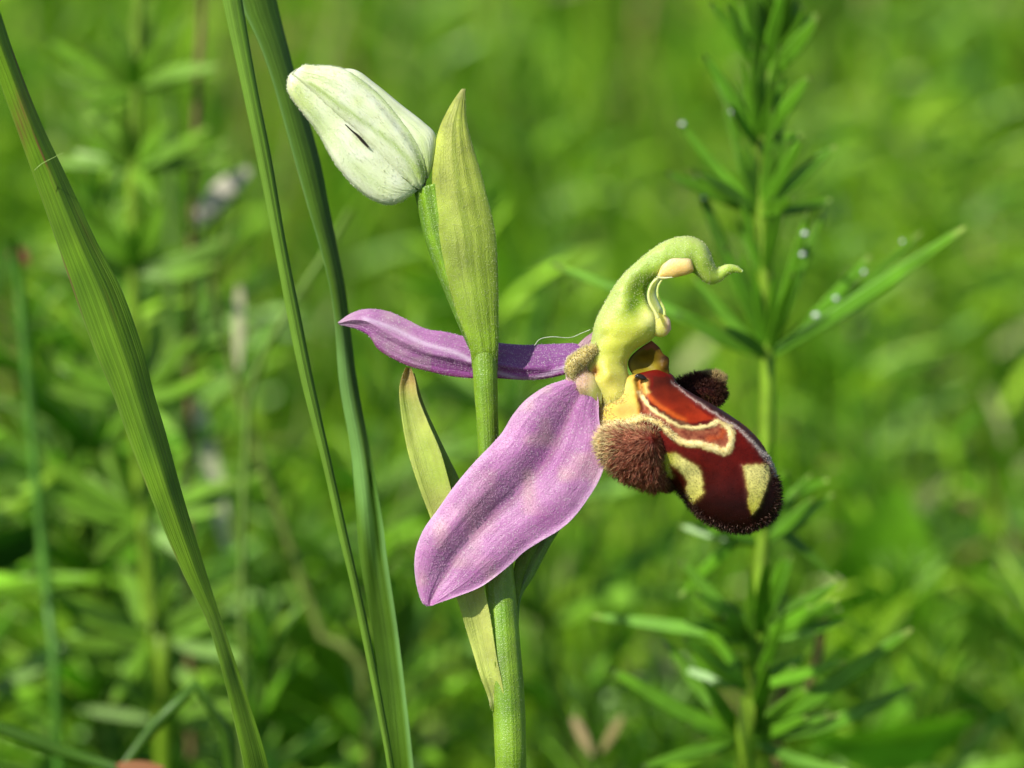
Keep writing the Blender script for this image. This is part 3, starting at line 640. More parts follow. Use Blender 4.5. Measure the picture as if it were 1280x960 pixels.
# throat cavity and the two dark glossy knobs
def thr_col(x, y, s, t, f):
    n = len(x); c = mix(full(lin(120, 106, 22), n), full(lin(84, 70, 10), n), (455 - y) / 14 + vnoise(x, y, 9, 3) * 0.4)
    c = mix(c, full(lin(112, 62, 30), n), (438 - y + 1.5 * np.sin(x * 0.6)) / 3)
    c = mix(c, full(lin(84, 60, 12), n), (x - 818) / 10)  # right part darkened in the colour for the column's shade
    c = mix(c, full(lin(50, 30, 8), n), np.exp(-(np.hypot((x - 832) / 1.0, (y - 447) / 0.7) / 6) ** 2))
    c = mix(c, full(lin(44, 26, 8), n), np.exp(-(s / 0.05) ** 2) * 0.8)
    return mix(c, full(lin(110, 44, 14), n), (y - 468) / 5)
loft('throat', [(814, 426), (800, 435), (789, 445), (785, 454), (788, 464), (796, 473), (806, 482)], [(815, 426), (824, 434), (829, 442), (836, 448), (836, 460), (838, 471), (842, 482)],
     M_LIP, lip, n=70, m=50, hf=5, hb=12, w0=12, col=thr_col,
     fold=lambda S, T, X, Y: -14 * np.exp(-(np.hypot((X - 808) / 1.2, (Y - 455)) / 14) ** 2) + 5 * np.exp(-(np.hypot(X - 828, Y - 458) / 6) ** 2))
loft('knob', [(793, 470), (797, 467), (803, 468), (808, 472)], [(794, 472), (798, 474), (804, 476), (808, 474)], M_BLACK, lip, n=20, m=16, rnd=0.7, w0=29)
# the glossy speculum is its own skin, standing a hair proud of the velvet
# --- silk threads across the back of the flower
thread = tube('silk_thread', [(668, 432), (675, 424), (690, 421), (712, 422), (728, 416), (738, 412)], 0.35, 0.3, M_HAIR, None, lin(230, 235, 220), 30)
tag(thread, 'fine pale spider silk looping over the upper pink sepal beside the column', 'silk thread')

# ================================================================== grass blades in front
def blade(label, A, B, colf, fold, n=180, m=22, hf=1.2, extra=None, name='grass_plant'):
    rx = (A[-1][0] + B[-1][0]) / 2
    o = P(*[(A[-1][i] + B[-1][i]) / 2 for i in range(3)])
    t = thing(name, (o[0], o[1], 0.0), label, 'grass blade', None)
    b = loft('leaf_blade', A, B, M_GRASS, t, n=n, m=m, hf=hf, col=colf, fold=fold)
    return t, b
g1 = G(-0.55, -2.0, -0.1); g2 = G(-0.15, -1.0, -0.1); g3 = G(0.0, -0.4, -0.1)
def c1(x, y, s, t, f):
    n = len(x); c = mix(full(lin(108, 146, 26), n), full(lin(82, 120, 18), n), vnoise(x * 3, y, 50, 51))
    st = np.clip(vnoise(s * 22, t * 70, 1.0, 52) * vnoise(s * 9, t * 24, 1.0, 53) * 2.2 - 0.95, 0, 1) * (y < 700) * (y > 60)
    c = mix(c, full(lin(108, 66, 44), n), st * 1.6)
    c = mix(c, full(lin(124, 74, 52), n), np.exp(-(np.hypot((x - 27) / 0.35, (y - 150) / 1.4) / 28) ** 2) * 0.8 * vnoise(s * 60, t * 40, 1, 3))
    c = mix(c, full(lin(52, 88, 12), n), np.exp(-((s - 0.60) / 0.02) ** 2) * 0.7 * (y < 760))
    c = mix(c, full(lin(140, 160, 84), n), np.exp(-s / 0.02) * 0.4)
    return c
def bf1(S, T, X, Y):
    v = 16 * (1 - np.abs(S - 0.60) / 0.55) * np.clip((800 - Y) / 200, 0.15, 1)
    return v + 10 * np.clip((Y - 760) / 80, 0, 1) * np.cos(S * math.pi)
blade_a, _ = blade('broad grass blade with purple brown streaks crossing the left edge', 
    [(-60, -120, 60), (-30, 20, 50), (0, 105, 40), (40, 215, 30), (80, 330, 30), (115, 430, 30), (140, 490, 30), (165, 560, 30), (200, 650, 30), (230, 720, 30), (258, 775, 30), (275, 830, 30), (290, 890, 30), (305, 960, 30), (320, 1060, 10), (g1[0] - 20, g1[1], g1[2])],
    [(-55, -120, 60), (-12, -20, 50), (18, 68, 40), (50, 150, 30), (82, 218, 20), (120, 300, 14), (152, 362, 10), (178, 435, 6), (192, 490, 4), (207, 540, 4), (226, 610, 6), (250, 690, 10), (272, 760, 16), (292, 820, 30), (312, 880, 34), (336, 960, 34), (352, 1060, 10), (g1[0] + 16, g1[1], g1[2])],
    c1, bf1, n=300, m=60)
tube('silk_thread', [(43, 213), (52, 205), (63, 199), (79, 191)], 0.5, 0.35, M_HAIR, None, lin(150, 180, 90), 62)
tag([o for o in bpy.data.objects if o.name.startswith('silk_thread') and o is not thread][0], 'short silk thread stuck across the broad streaked grass blade at left', 'silk thread')
def c2(x, y, s, t, f):
    n = len(x); c = full(lin(116, 156, 50), n)
    return mix(c, full(lin(84, 126, 26), n), (s - 0.55) * 4)
blade_b, _ = blade('narrow rolled grass stalk, straight and bright green, left of the white bud',
    [(268, -80, -60), (278, 0, -60), (300, 100, -60), (321, 200, -60), (341, 300, -60), (360, 400, -60), (377, 480, -60), (403, 580, -60), (421, 660, -60), (438, 730, -60), (455, 810, -60), (471, 890, -60), (484, 960, -60), (495, 1060, -80), (g2[0] - 6, g2[1], g2[2])],
    [(292, -80, -60), (303, 0, -60), (320, 100, -60), (340, 200, -60), (357, 300, -60), (377, 400, -60), (393, 480, -60), (415, 580, -60), (433, 660, -60), (449, 730, -60), (466, 810, -60), (481, 890, -60), (493, 960, -60), (503, 1060, -80), (g2[0] + 6, g2[1], g2[2])],
    c2, lambda S, T, X, Y: 5 * np.sin(S * math.pi) - 3 * np.exp(-((S - 0.62) / 0.06) ** 2), hf=3, m=28)
def c3(x, y, s, t, f):
    n = len(x); c = mix(full(lin(88, 126, 24), n), full(lin(80, 116, 30), n), vnoise(x, y, 60, 56))
    c = mix(c, full(lin(116, 160, 80), n), np.clip((0.70 - s) * 6, 0, 1) * np.clip((y - 390) / 60, 0, 1) * np.clip((740 - y - 160 * (0.6 - s)) / 70, 0, 1) * 0.9)  # pale twisted face; these tones also paint the fold's sunlit and shaded sides
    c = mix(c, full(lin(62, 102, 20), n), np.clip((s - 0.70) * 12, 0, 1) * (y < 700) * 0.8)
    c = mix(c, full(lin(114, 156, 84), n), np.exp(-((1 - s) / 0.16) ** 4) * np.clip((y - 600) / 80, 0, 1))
    return mix(c, full(lin(110, 150, 80), n), np.exp(-(s / 0.08) ** 2) * (y < 420) * 0.8)
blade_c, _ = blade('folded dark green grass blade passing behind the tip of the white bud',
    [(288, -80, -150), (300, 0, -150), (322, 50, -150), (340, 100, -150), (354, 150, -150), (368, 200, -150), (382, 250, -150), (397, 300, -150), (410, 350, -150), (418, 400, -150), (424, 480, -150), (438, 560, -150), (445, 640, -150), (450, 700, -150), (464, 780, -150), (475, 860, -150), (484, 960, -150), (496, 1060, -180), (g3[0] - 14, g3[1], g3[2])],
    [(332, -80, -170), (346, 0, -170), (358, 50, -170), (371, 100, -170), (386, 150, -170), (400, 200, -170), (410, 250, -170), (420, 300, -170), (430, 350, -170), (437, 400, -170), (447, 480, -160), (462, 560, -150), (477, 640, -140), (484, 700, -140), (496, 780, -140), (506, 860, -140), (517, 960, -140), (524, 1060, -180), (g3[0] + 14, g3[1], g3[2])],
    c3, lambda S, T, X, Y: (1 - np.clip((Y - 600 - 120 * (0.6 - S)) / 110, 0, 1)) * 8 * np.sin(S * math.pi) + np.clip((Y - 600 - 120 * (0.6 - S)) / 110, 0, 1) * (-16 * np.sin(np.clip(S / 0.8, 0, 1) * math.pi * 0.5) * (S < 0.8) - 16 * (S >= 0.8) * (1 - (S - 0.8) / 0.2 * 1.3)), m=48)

# ================================================================== bedstraw plants
def strip(pts, wid, n=14, m=8, thick=0.16, fl=0.25):
    """A narrow leaf along world points: verts, faces, st. wid in cm."""
    q = smooth(pts, n); d = np.gradient(q, axis=0); d /= np.linalg.norm(d, axis=1)[:, None] + 1e-9
    up = np.array([0.2, -0.85, 0.45]); side = np.cross(d, up); side /= np.linalg.norm(side, axis=1)[:, None] + 1e-9
    nn = np.cross(side, d)
    t = np.linspace(0, 1, n); W = wid / 2 * np.clip(np.sin(np.clip(t * 0.90 + 0.08, 0, 1) * math.pi) ** 0.6, 0.12, 1)
    th = np.linspace(0, 2 * math.pi, m, endpoint=False)
    V = q[:, None] + side[:, None] * (np.cos(th)[None, :, None] * W[:, None, None]) + nn[:, None] * ((np.sin(th)[None] * thick + fl * np.abs(np.cos(th))[None]) * W[:, None])[..., None]
    V = V.reshape(-1, 3); i = np.arange(n * m).reshape(n, m); a = i[:-1]; b = i[1:]
    F = np.stack([a, b, np.roll(b, -1, 1), np.roll(a, -1, 1)], -1).reshape(-1, 4).tolist()
    F.append(list(range(m))[::-1]); F.append([(n - 1) * m + j for j in range(m)])
    return V, F, np.stack([np.tile((np.cos(th) + 1) / 2, n), np.repeat(t, m)], 1)

def world_tube(pts, r0, r1, n=30, m=8, square=False):
    q = smooth(pts, n); d = np.gradient(q, axis=0); d /= np.linalg.norm(d, axis=1)[:, None] + 1e-9
    side = np.cross(d, [0.0, 1.0, 0.1]); side /= np.linalg.norm(side, axis=1)[:, None] + 1e-9; nn = np.cross(side, d)
    R = np.linspace(r0, r1, n)[:, None, None]; th = np.linspace(0, 2 * math.pi, m, endpoint=False)
    k = 1 + (0.14 * np.cos(4 * th) if square else 0 * th)
    V = (q[:, None] + side[:, None] * (np.cos(th) * k)[None, :, None] * R + nn[:, None] * (np.sin(th) * k)[None, :, None] * R).reshape(-1, 3)
    i = np.arange(n * m).reshape(n, m); a = i[:-1]; b = i[1:]
    F = np.stack([a, b, np.roll(b, -1, 1), np.roll(a, -1, 1)], -1).reshape(-1, 4).tolist()
    F.append(list(range(m))[::-1]); F.append([(n - 1) * m + j for j in range(m)])
    return V, F

def bedstraw_hero(label, path, nodes, leaves, W0, srad, wid, lc, group='bedstraw plants round the orchid'):
    base = path[-1]; g = P(*base)
    t = thing('bedstraw', (g[0], g[1], 0.0), label, 'bedstraw', group)
    V, F = world_tube([P(*q) for q in path], srad[0], srad[1], n=60, square=True)
    mesh_from('stem', V, F, M_BED, t, lin(132, 168, 40))
    for (nx, ny), tips in leaves:
        for tp in tips:
            tx, ty = tp[0], tp[1]; dw = tp[2] if len(tp) > 2 else random.uniform(-60, 60); k = tp[3] if len(tp) > 3 else 1.0
            a = P(nx, ny, W0); b = P(tx, ty, W0 + dw)
            mid = a * 0.5 + b * 0.5 - np.array([0, 0, 1]) * np.linalg.norm(b - a) * random.uniform(-0.03, 0.07)
            V, F, st = strip([a, mid, b], wid * k)
            c = mix(full(lc, len(V)), full(lc * np.array([1.6, 1.35, 1.2]), len(V)), (st[:, 1] - 0.5) * 1.0 * random.random())
            c = mix(c, full(lin(190, 196, 120), len(V)), (st[:, 1] - 0.94) * 12)
            mesh_from('leaf', V, F, M_BED, t, c)
    return t
WB = -760
gb = G(P(955, 700, WB)[0], P(955, 700, WB)[1] - 1.2, -0.1)
LV = [
 ((960, 446), [(1206, 284, 60, 1.2), (1088, 320, -40, 1.1), (690, 330, -60, 1.0), (846, 392, 30, 1.2), (905, 306, 60, 1.1), (866, 345, -40), (1030, 262, -30, 1.0), (1152, 290, -60, 0.9), (905, 410, 90, 1.1), (992, 340, 80), (864, 210, 0, 1.1), (1011, 262, 60, 1.0)]),
 ((950, 268), [(832, 216, 40, 1.1), (845, 149, -20, 0.8), (872, 215, 60), (1045, 182, 30, 1.1), (1003, 170, 50), (990, 248, 90), (1038, 250, -30, 0.9), (905, 130, -40, 0.8)]),
 ((948, 182), [(880, 68, 30, 1.0), (912, 130, 70, 0.9), (1012, 95, 50, 1.1), (1000, 168, -20), (890, 90, -60, 0.8), (960, 90, -50)]),
 ((956, 98), [(888, 2, 20, 1.0), (908, 6, 60, 1.1), (940, -30, 40), (1022, 22, 50, 1.3), (1000, 0, -20, 1.2), (978, -10, 60, 1.2), (962, -20, -60)]),
 ((970, 58), [(952, -20, 20, 1.2), (985, -10, 50, 1.3), (1004, 10, 30, 1.2), (1020, 18, -40, 1.1), (966, -30, -20, 1.2), (940, 10, -60)]),
 ((952, 640), [(870, 640, 40), (985, 590, 50, 1.3), (1045, 725, -40, 0.9), (850, 745, -50), (1035, 600, -30), (905, 560, -40)]),
 ((944, 800), [(740, 770, -50, 1.1), (872, 742, 60, 1.1), (1050, 726, 40), (1020, 790, 50, 1.2), (850, 700, -30), (958, 700, 90, 1.2), (905, 770, 80, 1.2)]),
 ((936, 925), [(762, 836, 40, 1.3), (1140, 786, 60, 1.4), (1144, 856, 30, 1.2), (880, 850, 90, 1.2), (1010, 860, 60, 1.2), (830, 800, -70), (1060, 965, 30), (800, 960, 30), (960, 830, 100, 1.2)]),
]
for nx_, ny_, wv in ((958, 440, 1.0), (954, 350, 0.9), (950, 268, 1.0), (948, 182, 1.0), (955, 98, 1.0), (966, 50, 1.1)):
    for q_ in range(10):
        a_ = random.uniform(-1, 1)
        LV.append(((nx_, ny_), [(nx_ + 4 + a_ * 42, ny_ - random.uniform(75, 135), random.uniform(-50, 60), 0.72 * wv)]))
for nx_, ny_ in ((944, 800), (936, 925), (951, 680), (940, 860)):
    for q_ in range(13):
        a_ = random.uniform(-1, 1)
        LV.append(((nx_, ny_), [(nx_ + a_ * 120, ny_ - random.uniform(30, 120) * (1.3 - abs(a_)), random.uniform(-70, 90), 0.9)]))
bed_r = bedstraw_hero('tall bedstraw with whorls of narrow leaves and water drops, right behind the orchid lip', [(982, -60, WB), (968, 60, WB), (950, 182, WB), (952, 268, WB), (960, 446, WB), (955, 640, WB), (946, 800, WB), (936, 925, WB), (930, 1060, WB), gb],
                      None, LV, WB, (0.045, 0.09), 0.097, lin(98, 152, 30))
WL = -1500
LLX = [(170, 110), (168, 210), (166, 340), (170, 500), (176, 650), (190, 800), (198, 900)]
gl = G(P(165, 700, WL)[0], P(165, 700, WL)[1] - 1.0, -0.1)
LL = [
 ((170, 110), [(58, 50, 30), (70, 95, -20), (245, 80, 40), (235, 20, 20), (130, 10, 40), (190, 0, -40), (205, 40, 50), (140, 40, -50), (100, 130, 60)]),
 ((168, 210), [(110, 150, 30), (90, 190, -30), (215, 150, 40), (150, 130, 60), (195, 250, 60)]),
 ((165, 340), [(288, 298, 40, 1.3), (70, 290, 30), (120, 250, 50), (210, 250, 50), (182, 260, 80), (145, 255, -50), (240, 330, -50), (90, 350, 60)]),
 ((170, 500), [(60, 440, 40), (100, 400, 50), (245, 420, 40), (280, 470, -30), (130, 560, 80), (220, 540, 70), (150, 410, -50), (200, 400, -50)]),
 ((175, 650), [(48, 570, 50, 1.3), (60, 610, 30, 1.2), (290, 600, 40), (330, 590, 30), (120, 700, 60), (240, 700, 60), (130, 560, -50), (210, 560, -60)]),
 ((190, 800), [(70, 740, 40, 1.2), (65, 800, 50, 1.2), (300, 720, 40), (350, 830, 50, 1.1), (140, 880, 60), (260, 880, 60), (150, 700, -50), (220, 700, -60)]),
]
for nx_, ny_ in LLX:
    for q_ in range(9):
        a_ = random.uniform(-1, 1)
        LL.append(((nx_, ny_), [(nx_ + a_ * 115, ny_ - random.uniform(10, 110) * (1.3 - abs(a_)), random.uniform(-80, 90), 0.9)]))
bed_l = bedstraw_hero('blurred bedstraw with pale tipped leaf whorls between the two left grass blades', [(178, -80, WL), (170, 110, WL), (166, 340, WL), (172, 500, WL), (178, 650, WL), (192, 800, WL), (205, 960, WL), gl],
                      None, LL, WL, (0.05, 0.10), 0.12, lin(114, 160, 40))

# water drops on the right bedstraw
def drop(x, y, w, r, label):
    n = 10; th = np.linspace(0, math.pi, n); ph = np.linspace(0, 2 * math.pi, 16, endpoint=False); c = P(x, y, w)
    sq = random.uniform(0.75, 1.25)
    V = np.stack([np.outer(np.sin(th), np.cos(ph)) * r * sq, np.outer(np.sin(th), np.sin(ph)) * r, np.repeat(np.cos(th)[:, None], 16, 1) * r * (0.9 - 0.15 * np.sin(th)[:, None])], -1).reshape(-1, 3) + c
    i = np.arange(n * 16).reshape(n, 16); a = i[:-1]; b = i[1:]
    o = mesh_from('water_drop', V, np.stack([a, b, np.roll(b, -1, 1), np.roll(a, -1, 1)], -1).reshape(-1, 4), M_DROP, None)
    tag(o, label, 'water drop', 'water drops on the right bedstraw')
DROPS = [(869, 226, 0.05, 'topmost water drop on the left leaf high on the right bedstraw'), (874, 238, 0.06, 'middle water drop on the left leaf high on the right bedstraw'), (880, 247, 0.045, 'lowest water drop on the left leaf high on the right bedstraw'),
         (853, 155, 0.045, 'single water drop at the tip of a thin upper left bedstraw leaf'), (1020, 394, 0.06, 'biggest water drop near the foot of the long right bedstraw leaf'), (1045, 373, 0.055, 'second water drop up the long right bedstraw leaf'),
         (1080, 340, 0.045, 'third water drop up the long right bedstraw leaf'), (1128, 302, 0.04, 'small water drop towards the tip of the long right bedstraw leaf'), (1003, 318, 0.05, 'lower water drop on the upright leaf right of the bedstraw stem'),
         (1006, 292, 0.055, 'upper water drop on the upright leaf right of the bedstraw stem'), (915, 140, 0.05, 'water drop on the short leaf left of the upper bedstraw stem')]
DW = [14, 14, 14, -8, 8, 4, -4, -10, 58, 62, 60]
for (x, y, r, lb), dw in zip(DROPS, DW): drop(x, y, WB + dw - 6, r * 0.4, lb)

# ------------------------------------------------------------------ other stalks behind
def stalk(name, label, cat, pts, r0, r1, c, mat=M_BED, ground=True, group=None):
    if ground:
        q = P(*pts[-1]); pts = pts + [G(q[0], q[1] - 0.8, -0.1)]
    V, F = world_tube([P(*q) for q in pts], r0, r1, n=40)
    o = mesh_from(name, V, F, mat, None, c)
    return tag(o, label, cat, group)
stalk('grass_stalk', 'thick pale green stalk standing behind the streaked blade at upper left', 'grass stalk', [(212, 90, -2300), (214, 250, -2300), (216, 420, -2300), (222, 640, -2300), (230, 980, -2300)], 0.05, 0.11, lin(112, 150, 60))
stalk('dry_stalk', 'thin brown dry stalk at the top left beside the bright narrow stalk', 'dry stalk', [(256, -40, -1500), (250, 60, -1500), (246, 130, -1500), (238, 420, -1600), (240, 980, -1700)], 0.03, 0.04, lin(120, 96, 60), M_DRY)
stalk('dry_stalk', 'slender olive stem leaning behind the narrow stalks at lower left', 'dry stalk', [(250, 290, -1600), (285, 440, -1600), (320, 560, -1600), (365, 690, -1600), (410, 820, -1600), (460, 960, -1600)], 0.03, 0.05, lin(104, 118, 44), M_DRY)
stalk('dry_stalk', 'pale bent seed stalk rising between the two dark narrow blades', 'dry stalk', [(438, 262, -1100), (420, 300, -1100), (385, 350, -1100), (330, 440, -1150), (310, 520, -1200), (305, 980, -1300)], 0.03, 0.018, lin(104, 134, 48), M_DRY)
stalk('grass_stalk', 'dull green stem lying low in the bottom left corner', 'grass stalk', [(-60, 890, -700), (40, 925, -700), (140, 965, -720), (300, 1040, -760)], 0.05, 0.05, lin(64, 100, 24))
stalk('dry_stalk', 'brown budding stalk rising between the low leaves right of the bedstraw', 'dry stalk', [(1032, 765, -900), (1030, 800, -900), (1010, 860, -900), (985, 930, -900), (970, 1000, -900)], 0.04, 0.05, lin(140, 130, 66), M_DRY)
stalk('grass_stalk', 'upright green stem at far left behind the streaked blade', 'grass stalk', [(18, 300, -1300), (30, 420, -1300), (45, 600, -1300), (60, 760, -1300), (75, 980, -1300)], 0.04, 0.06, lin(80, 128, 40))

def leafthing(name, label, cat, a, b, w, wid, c, mat, arch=0.0):
    A = P(a[0], a[1], w); B = P(b[0], b[1], w + (b[2] if len(b) > 2 else 0))
    mid = (A + B) / 2 + np.array([0, 0, arch])
    V, F, st = strip([A, mid, B], wid, thick=0.2); o = mesh_from(name, V, F, mat, None, c); tag(o, label, cat); return o
leafthing('dead_leaf', 'whitish dry leaf scrap caught in the grass at upper left', 'dead leaf', (246, 280), (312, 212), -1700, 0.20, lin(196, 190, 168), M_DRY, 0.05)
leafthing('dead_leaf', 'long whitish dry leaf hanging behind the stalks at left', 'dead leaf', (246, 500), (285, 690), -1900, 0.20, lin(200, 206, 160), M_DRY)
leafthing('dead_leaf', 'small pale dry flake on the stem left of the pink sepal', 'dead leaf', (300, 355), (298, 460), -1500, 0.10, lin(196, 194, 150), M_DRY)
leafthing('dead_leaf', 'orange brown fallen leaf at the bottom edge left', 'dead leaf', (145, 958), (205, 960), -600, 0.09, lin(150, 98, 56), M_DRY, 0.0)
leafthing('dead_leaf', 'small reddish leaf tip at the left edge', 'dead leaf', (14, 312), (36, 328), -1400, 0.14, lin(120, 62, 44), M_DRY)
leafthing('dead_leaf', 'pale pink dry floret low at the bottom centre right', 'dead leaf', (716, 895), (740, 945), -1300, 0.09, lin(170, 150, 104), M_DRY)
leafthing('dead_leaf', 'tan dry floret beside the pink one at the bottom', 'dead leaf', (778, 895), (752, 940), -1300, 0.08, lin(150, 136, 84), M_DRY)

# broad soft leaves showing as large pale patches
def broad(label, x, y, w, ln, wd, ang, c):
    n = 16; t = np.linspace(0, 1, n); q = P(x, y, w); V = []
    ax = math.cos(ang) * RGT + math.sin(ang) * np.array([0, -0.25, 0.95]); sd2 = -math.sin(ang) * RGT + math.cos(ang) * np.array([0, -0.5, 0.8]); nn = np.cross(ax, sd2)
    for k in t:
        h = wd / 2 * math.sin(math.pi * min(1, k * 0.93 + 0.05)) ** 0.8
        for s in (-1, -0.5, 0, 0.5, 1):
            V.append(q + ax * (k - 0.5) * ln + sd2 * s * h + nn * (0.25 * abs(s) * h - 0.1 * ln * (k - 0.5) ** 2 * 4 + 0.02 * math.sin(k * 40) * abs(s)))
    F = [[i * 5 + j, i * 5 + j + 1, (i + 1) * 5 + j + 1, (i + 1) * 5 + j] for i in range(n - 1) for j in range(4)]
    root = thing('broad_leaf', (q[0], q[1], 0), label, 'leaf', 'broad leaves in the undergrowth')
    mesh_from('leaf_blade', V, F, M_BED, root, c)
    e = q - ax * ln * 0.5
    V2, F2 = world_tube([e, (e + np.array([q[0], q[1], 0])) / 2 + np.array([0.2, 0.2, 0]), np.array([q[0] - 0.3, q[1], -0.1])], 0.04, 0.06, n=12)
    mesh_from('leaf_stalk', V2, F2, M_BED, root, c)
broad('large bright upright leaf out of focus in the right of the meadow', 1100, 730, -2600, 2.2, 1.2, 1.45, lin(104, 158, 30))
broad('rounded bright leaf out of focus at the right edge, lower part', 1190, 800, -2200, 1.2, 0.8, 0.9, lin(120, 160, 50))
broad('broad dark green leaf at the left edge, mid height', -6, 690, -1500, 1.1, 0.55, 0.5, lin(34, 74, 20))
broad('bright leaf out of focus low in the right corner', 1120, 925, -1500, 1.4, 0.8, 0.2, lin(96, 150, 34))
broad('yellow green leaf out of focus at the bottom between stalks', 390, 870, -2200, 2.0, 0.9, 1.6, lin(112, 158, 30))

# ------------------------------------------------------------------ individual bedstraw plants further back
def leaf_template(k):
    r = random.Random(k); L = 1.0
    V, F, st = strip([np.array([0, 0, 0.0]), np.array([0.5, 0, r.uniform(0.02, 0.12)]), np.array([1.0, 0, r.uniform(-0.15, 0.1)])], 0.10, n=7, m=6)
    return V, F, st
TEMPL = []
for k in range(4):
    V, F, st = leaf_template(k)
    c0 = [lin(112, 160, 36), lin(92, 144, 30), lin(136, 176, 44), lin(122, 162, 70)][k]
    me = bpy.data.meshes.new('bedstraw_leaf')
    me.from_pydata(V.tolist(), [], F)
    a = me.color_attributes.new('Col', 'FLOAT_COLOR', 'POINT'); cc = np.ones((len(V), 4)); cc[:, :3] = mix(full(c0, len(V)), full(c0 * 1.5, len(V)), st[:, 1] - 0.4)
    a.data.foreach_set('color', cc.ravel()); me.polygons.foreach_set('use_smooth', np.ones(len(me.polygons), bool)); me.materials.append(M_BED); TEMPL.append(me)
def field_bedstraw(X, Y, H, seed, label):
    r = random.Random(seed)
    t = thing('bedstraw', (X, Y, 0.0), label, 'bedstraw', 'bedstraw plants further back in the meadow')
    lx, ly = r.uniform(-0.12, 0.12) * H, r.uniform(-0.12, 0.12) * H
    pts = [np.array([X + lx * (z / H) ** 2, Y + ly * (z / H) ** 2, z]) for z in np.linspace(-0.1, H, 6)]
    V, F = world_tube(pts, 0.09, 0.05, n=16, m=6)
    mesh_from('stem', V, F, M_BED, t, lin(100, 138, 50))
    z = H
    zmin = max(2.0, H - 8.0)
    gap = 0.35
    while z > zmin:
        u = z / H; cx, cy = lx * u * u, ly * u * u
        k = 9; ph = r.random() * 6.28; ln = min(1.7, 0.5 + (H - z) * 0.5) * r.uniform(0.85, 1.15)
        for i in range(k):
            o = bpy.data.objects.new('leaf', TEMPL[r.randrange(4)]); COL.objects.link(o); o.parent = t
            o.location = (cx, cy, z); el = r.uniform(0.25, 0.75) if H - z > 1 else r.uniform(0.8, 1.3)
            o.rotation_euler = (r.uniform(-0.4, 0.4), -el, ph + i * 2 * math.pi / k + r.uniform(-0.2, 0.2)); o.scale = (ln, ln * 1.15, ln)
        z -= gap; gap = min(1.2, gap * 1.4)
    return t
FB = [
 (30, 7, 16.2, 'tall bedstraw plant beside the streaked blade near the left edge'), (110, 10, 17.0, 'tall bedstraw plant just right of the top of the streaked blade'),
 (215, 9, 15.6, 'bedstraw plant behind the dry leaf scrap, left of the narrow stalk'), (60, 13, 16.0, 'bedstraw plant with whorls level with the dark leaf at the left edge'),
 (290, 11, 14.6, 'bedstraw plant between the streaked blade and the narrow stalk'), (150, 7, 13.6, 'leafy bedstraw plant right behind the middle of the streaked blade'),
 (-30, 11, 14.5, 'bedstraw plant leaning in from beyond the left edge'), (200, 14, 13.2, 'bedstraw plant in the lower left thicket, furthest right'),
 (20, 10, 12.6, 'low bedstraw plant in the lower left corner'), (420, 13, 12.4, 'bedstraw plant behind the feet of the narrow stalks'),
 (960, 10, 13.0, 'bedstraw plant tucked behind the foot of the tall right one'), (700, 9, 12.2, 'low bedstraw plant right of the orchid stem foot'),
 (95, 9, 14.2, 'bedstraw plant with bright whorls close behind the streaked blade, lower left'), (265, 8, 13.4, 'bedstraw plant close behind the lower end of the streaked blade'),
 (0, 8, 15.0, 'bedstraw plant cut by the left edge of the picture'), (345, 10, 13.0, 'bedstraw plant close behind the foot of the narrow stalk'), (1060, 8, 12.8, 'low bedstraw plant beside the foot of the tall right one'),
 (840, 9, 12.6, 'low bedstraw plant left of the foot of the tall right one'), (1230, 10, 14.0, 'bedstraw plant close to the lower right edge'),  # apparent x of the stem, distance behind the flower (cm), height (cm)
 (60, 12, 13.5, 'bedstraw plant further back, first from the left edge'), (330, 14, 11.5, 'short bedstraw plant further back behind the narrow stalks'),
 (450, 19, 11.0, 'bedstraw plant further back, low behind the grass stalks'), (560, 24, 12.0, 'bedstraw plant further back behind the orchid stem'),
 (790, 13, 16.5, 'upright bedstraw plant further back, behind the column'), (760, 22, 11.0, 'low bedstraw plant further back, below the lip'),
 (880, 16, 11.5, 'bedstraw plant further back at the foot of the tall one'), (1080, 15, 12.0, 'bedstraw plant further back, right of the tall one'),
 (1180, 21, 13.0, 'bedstraw plant further back near the right edge'), (1250, 14, 13.5, 'bedstraw plant further back at the right edge'),
 (240, 24, 14.5, 'bedstraw plant further back behind the dry leaf scrap'), (660, 32, 13.5, 'bedstraw plant far back above the pink sepals'),
 (1000, 30, 14.0, 'bedstraw plant far back behind the tall one'), (120, 30, 15.0, 'bedstraw plant far back at upper left'),
 (1200, 36, 13.0, 'bedstraw plant far back at upper right'), (520, 40, 14.0, 'bedstraw plant far back behind the white bud'),
 (400, 30, 12.0, 'bedstraw plant far back between the two narrow stalks'), (1130, 45, 13.5, 'bedstraw plant far back in the pale right meadow')]
for i, (px, dy, H, lb) in enumerate(FB):
    d = DIST + dy; X = (px - 640) * PX * d / DIST
    field_bedstraw(X, dy * math.cos(PITCH), H, 100 + i, lb)

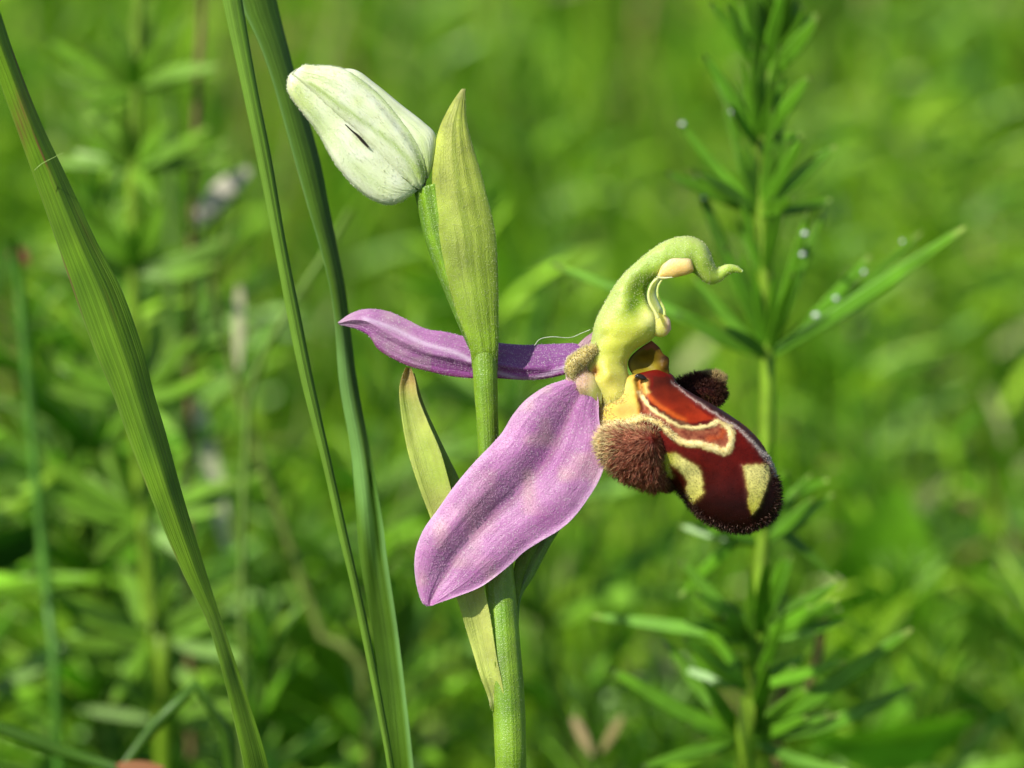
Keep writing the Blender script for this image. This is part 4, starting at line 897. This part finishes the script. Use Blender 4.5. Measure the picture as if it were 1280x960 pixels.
# ------------------------------------------------------------------ the meadow: more blades and leaves than anyone could count
def meadow(name, N, xr, yr, hr, wr, seed, cols, lean=0.35, lift=False, cut=None):
    r = np.random.default_rng(seed)
    X = r.uniform(*xr, N); Y = r.uniform(*yr, N)
    dn = vnoise(X + 500, Y + 500, 6, seed + 1) * 0.6 + vnoise(X + 500, Y + 500, 2.4, seed + 2) * 0.4
    k = r.random(N) < np.clip(dn * 3.0 - 0.85, 0.05, 1); X, Y, dn = X[k], Y[k], dn[k]; n = len(X)
    H = r.uniform(*hr, n) * (0.65 + 0.6 * dn)
    if cut is not None: H = np.minimum(H, cut(X, Y))
    Wd = r.uniform(*wr, n); az = r.uniform(0, 2 * math.pi, n)
    Z0 = np.zeros(n)
    if lift: Z0 = H * r.random(n) ** 0.6; Ln = r.uniform(0.5, 1.6, n) * (wr[1] / 0.3)
    else: Ln = H
    ln_ = r.uniform(0.05, lean, n) if not lift else r.uniform(0.8, 2.2, n)
    dx, dy = np.cos(az), np.sin(az); seg = 4
    V = np.zeros((n, seg + 1, 2, 3)); C = np.zeros((n, seg + 1, 2, 3))
    ci = r.choice(len(cols), n, p=np.array([c[1] for c in cols]) / sum(c[1] for c in cols)); cb = np.array([c[0] for c in cols])[ci]
    cb = cb * r.uniform(0.75, 1.3, (n, 1)); fa = az + r.uniform(-1.2, 1.2, n) + math.pi / 2
    for j in range(seg + 1):
        t = j / seg; bend = ln_ * t * t if not lift else ln_ * t
        hz = Ln * bend / np.sqrt(1 + bend ** 2) if not lift else Ln * t * np.sin(np.arctan(ln_))
        zz = Z0 + (Ln * t * (1 - 0.25 * bend) if not lift else Ln * t * np.cos(np.arctan(ln_)) - Ln * 0.25 * t * t)
        wj = Wd * (math.sin(math.pi * (0.12 + 0.83 * t)) ** 0.7 if lift else (1 - t ** 2.2) * 0.9 + 0.04) / 2
        for q, s in enumerate((-1, 1)):
            V[:, j, q, 0] = X + dx * hz + s * wj * np.cos(fa); V[:, j, q, 1] = Y + dy * hz + s * wj * np.sin(fa); V[:, j, q, 2] = zz + s * wj * 0.2
            C[:, j, q] = cb * (0.85 + 0.3 * t)
    b = np.arange(n)[:, None, None] * (seg + 1) * 2; jj = np.arange(seg)[None, :, None] * 2
    F = (b + jj + np.array([0, 1, 3, 2])[None, None]).reshape(-1, 4)
    return tag(mesh_from(name, V.reshape(-1, 3), F, M_FIELD, None, C.reshape(-1, 3)), kind='stuff')
GC = [(lin(128, 170, 30), 4), (lin(94, 144, 24), 4), (lin(150, 188, 50), 2.6), (lin(54, 96, 20), 2.6), (lin(176, 182, 120), 0.7), (lin(158, 136, 90), 0.35)]
low = lambda X, Y: np.where(Y < 6, 8.5, 99)
def lab(o, s, c='grass'): o['label'] = s; o['category'] = c; return o
lab(meadow('low_grass', 9000, (-14, 14), (-16, 8), (2, 8), (0.12, 0.3), 61, GC, cut=low), 'short grass growing round the foot of the orchid stem')
lab(meadow('meadow_grass', 11000, (-22, 22), (8, 42), (7, 14), (0.08, 0.26), 62, GC), 'out of focus green grass just behind the orchid')
lab(meadow('meadow_herbs', 36000, (-22, 22), (8, 42), (6, 13.8), (0.09, 0.24), 63, GC, lift=True), 'small narrow herb leaves among the grass behind the orchid', 'herbs')
lab(meadow('meadow_grass', 30000, (-75, 75), (40, 160), (7, 14), (0.2, 0.5), 64, GC), 'blurred bright green meadow grass further back')
lab(meadow('meadow_herbs', 45000, (-75, 75), (40, 160), (6, 14), (0.3, 0.7), 65, GC, lift=True), 'blurred green herb leaves further back in the meadow', 'herbs')
lab(meadow('meadow_grass', 40000, (-400, 400), (160, 900), (8, 16), (0.8, 1.8), 66, GC), 'far meadow grass fading into a smooth green')
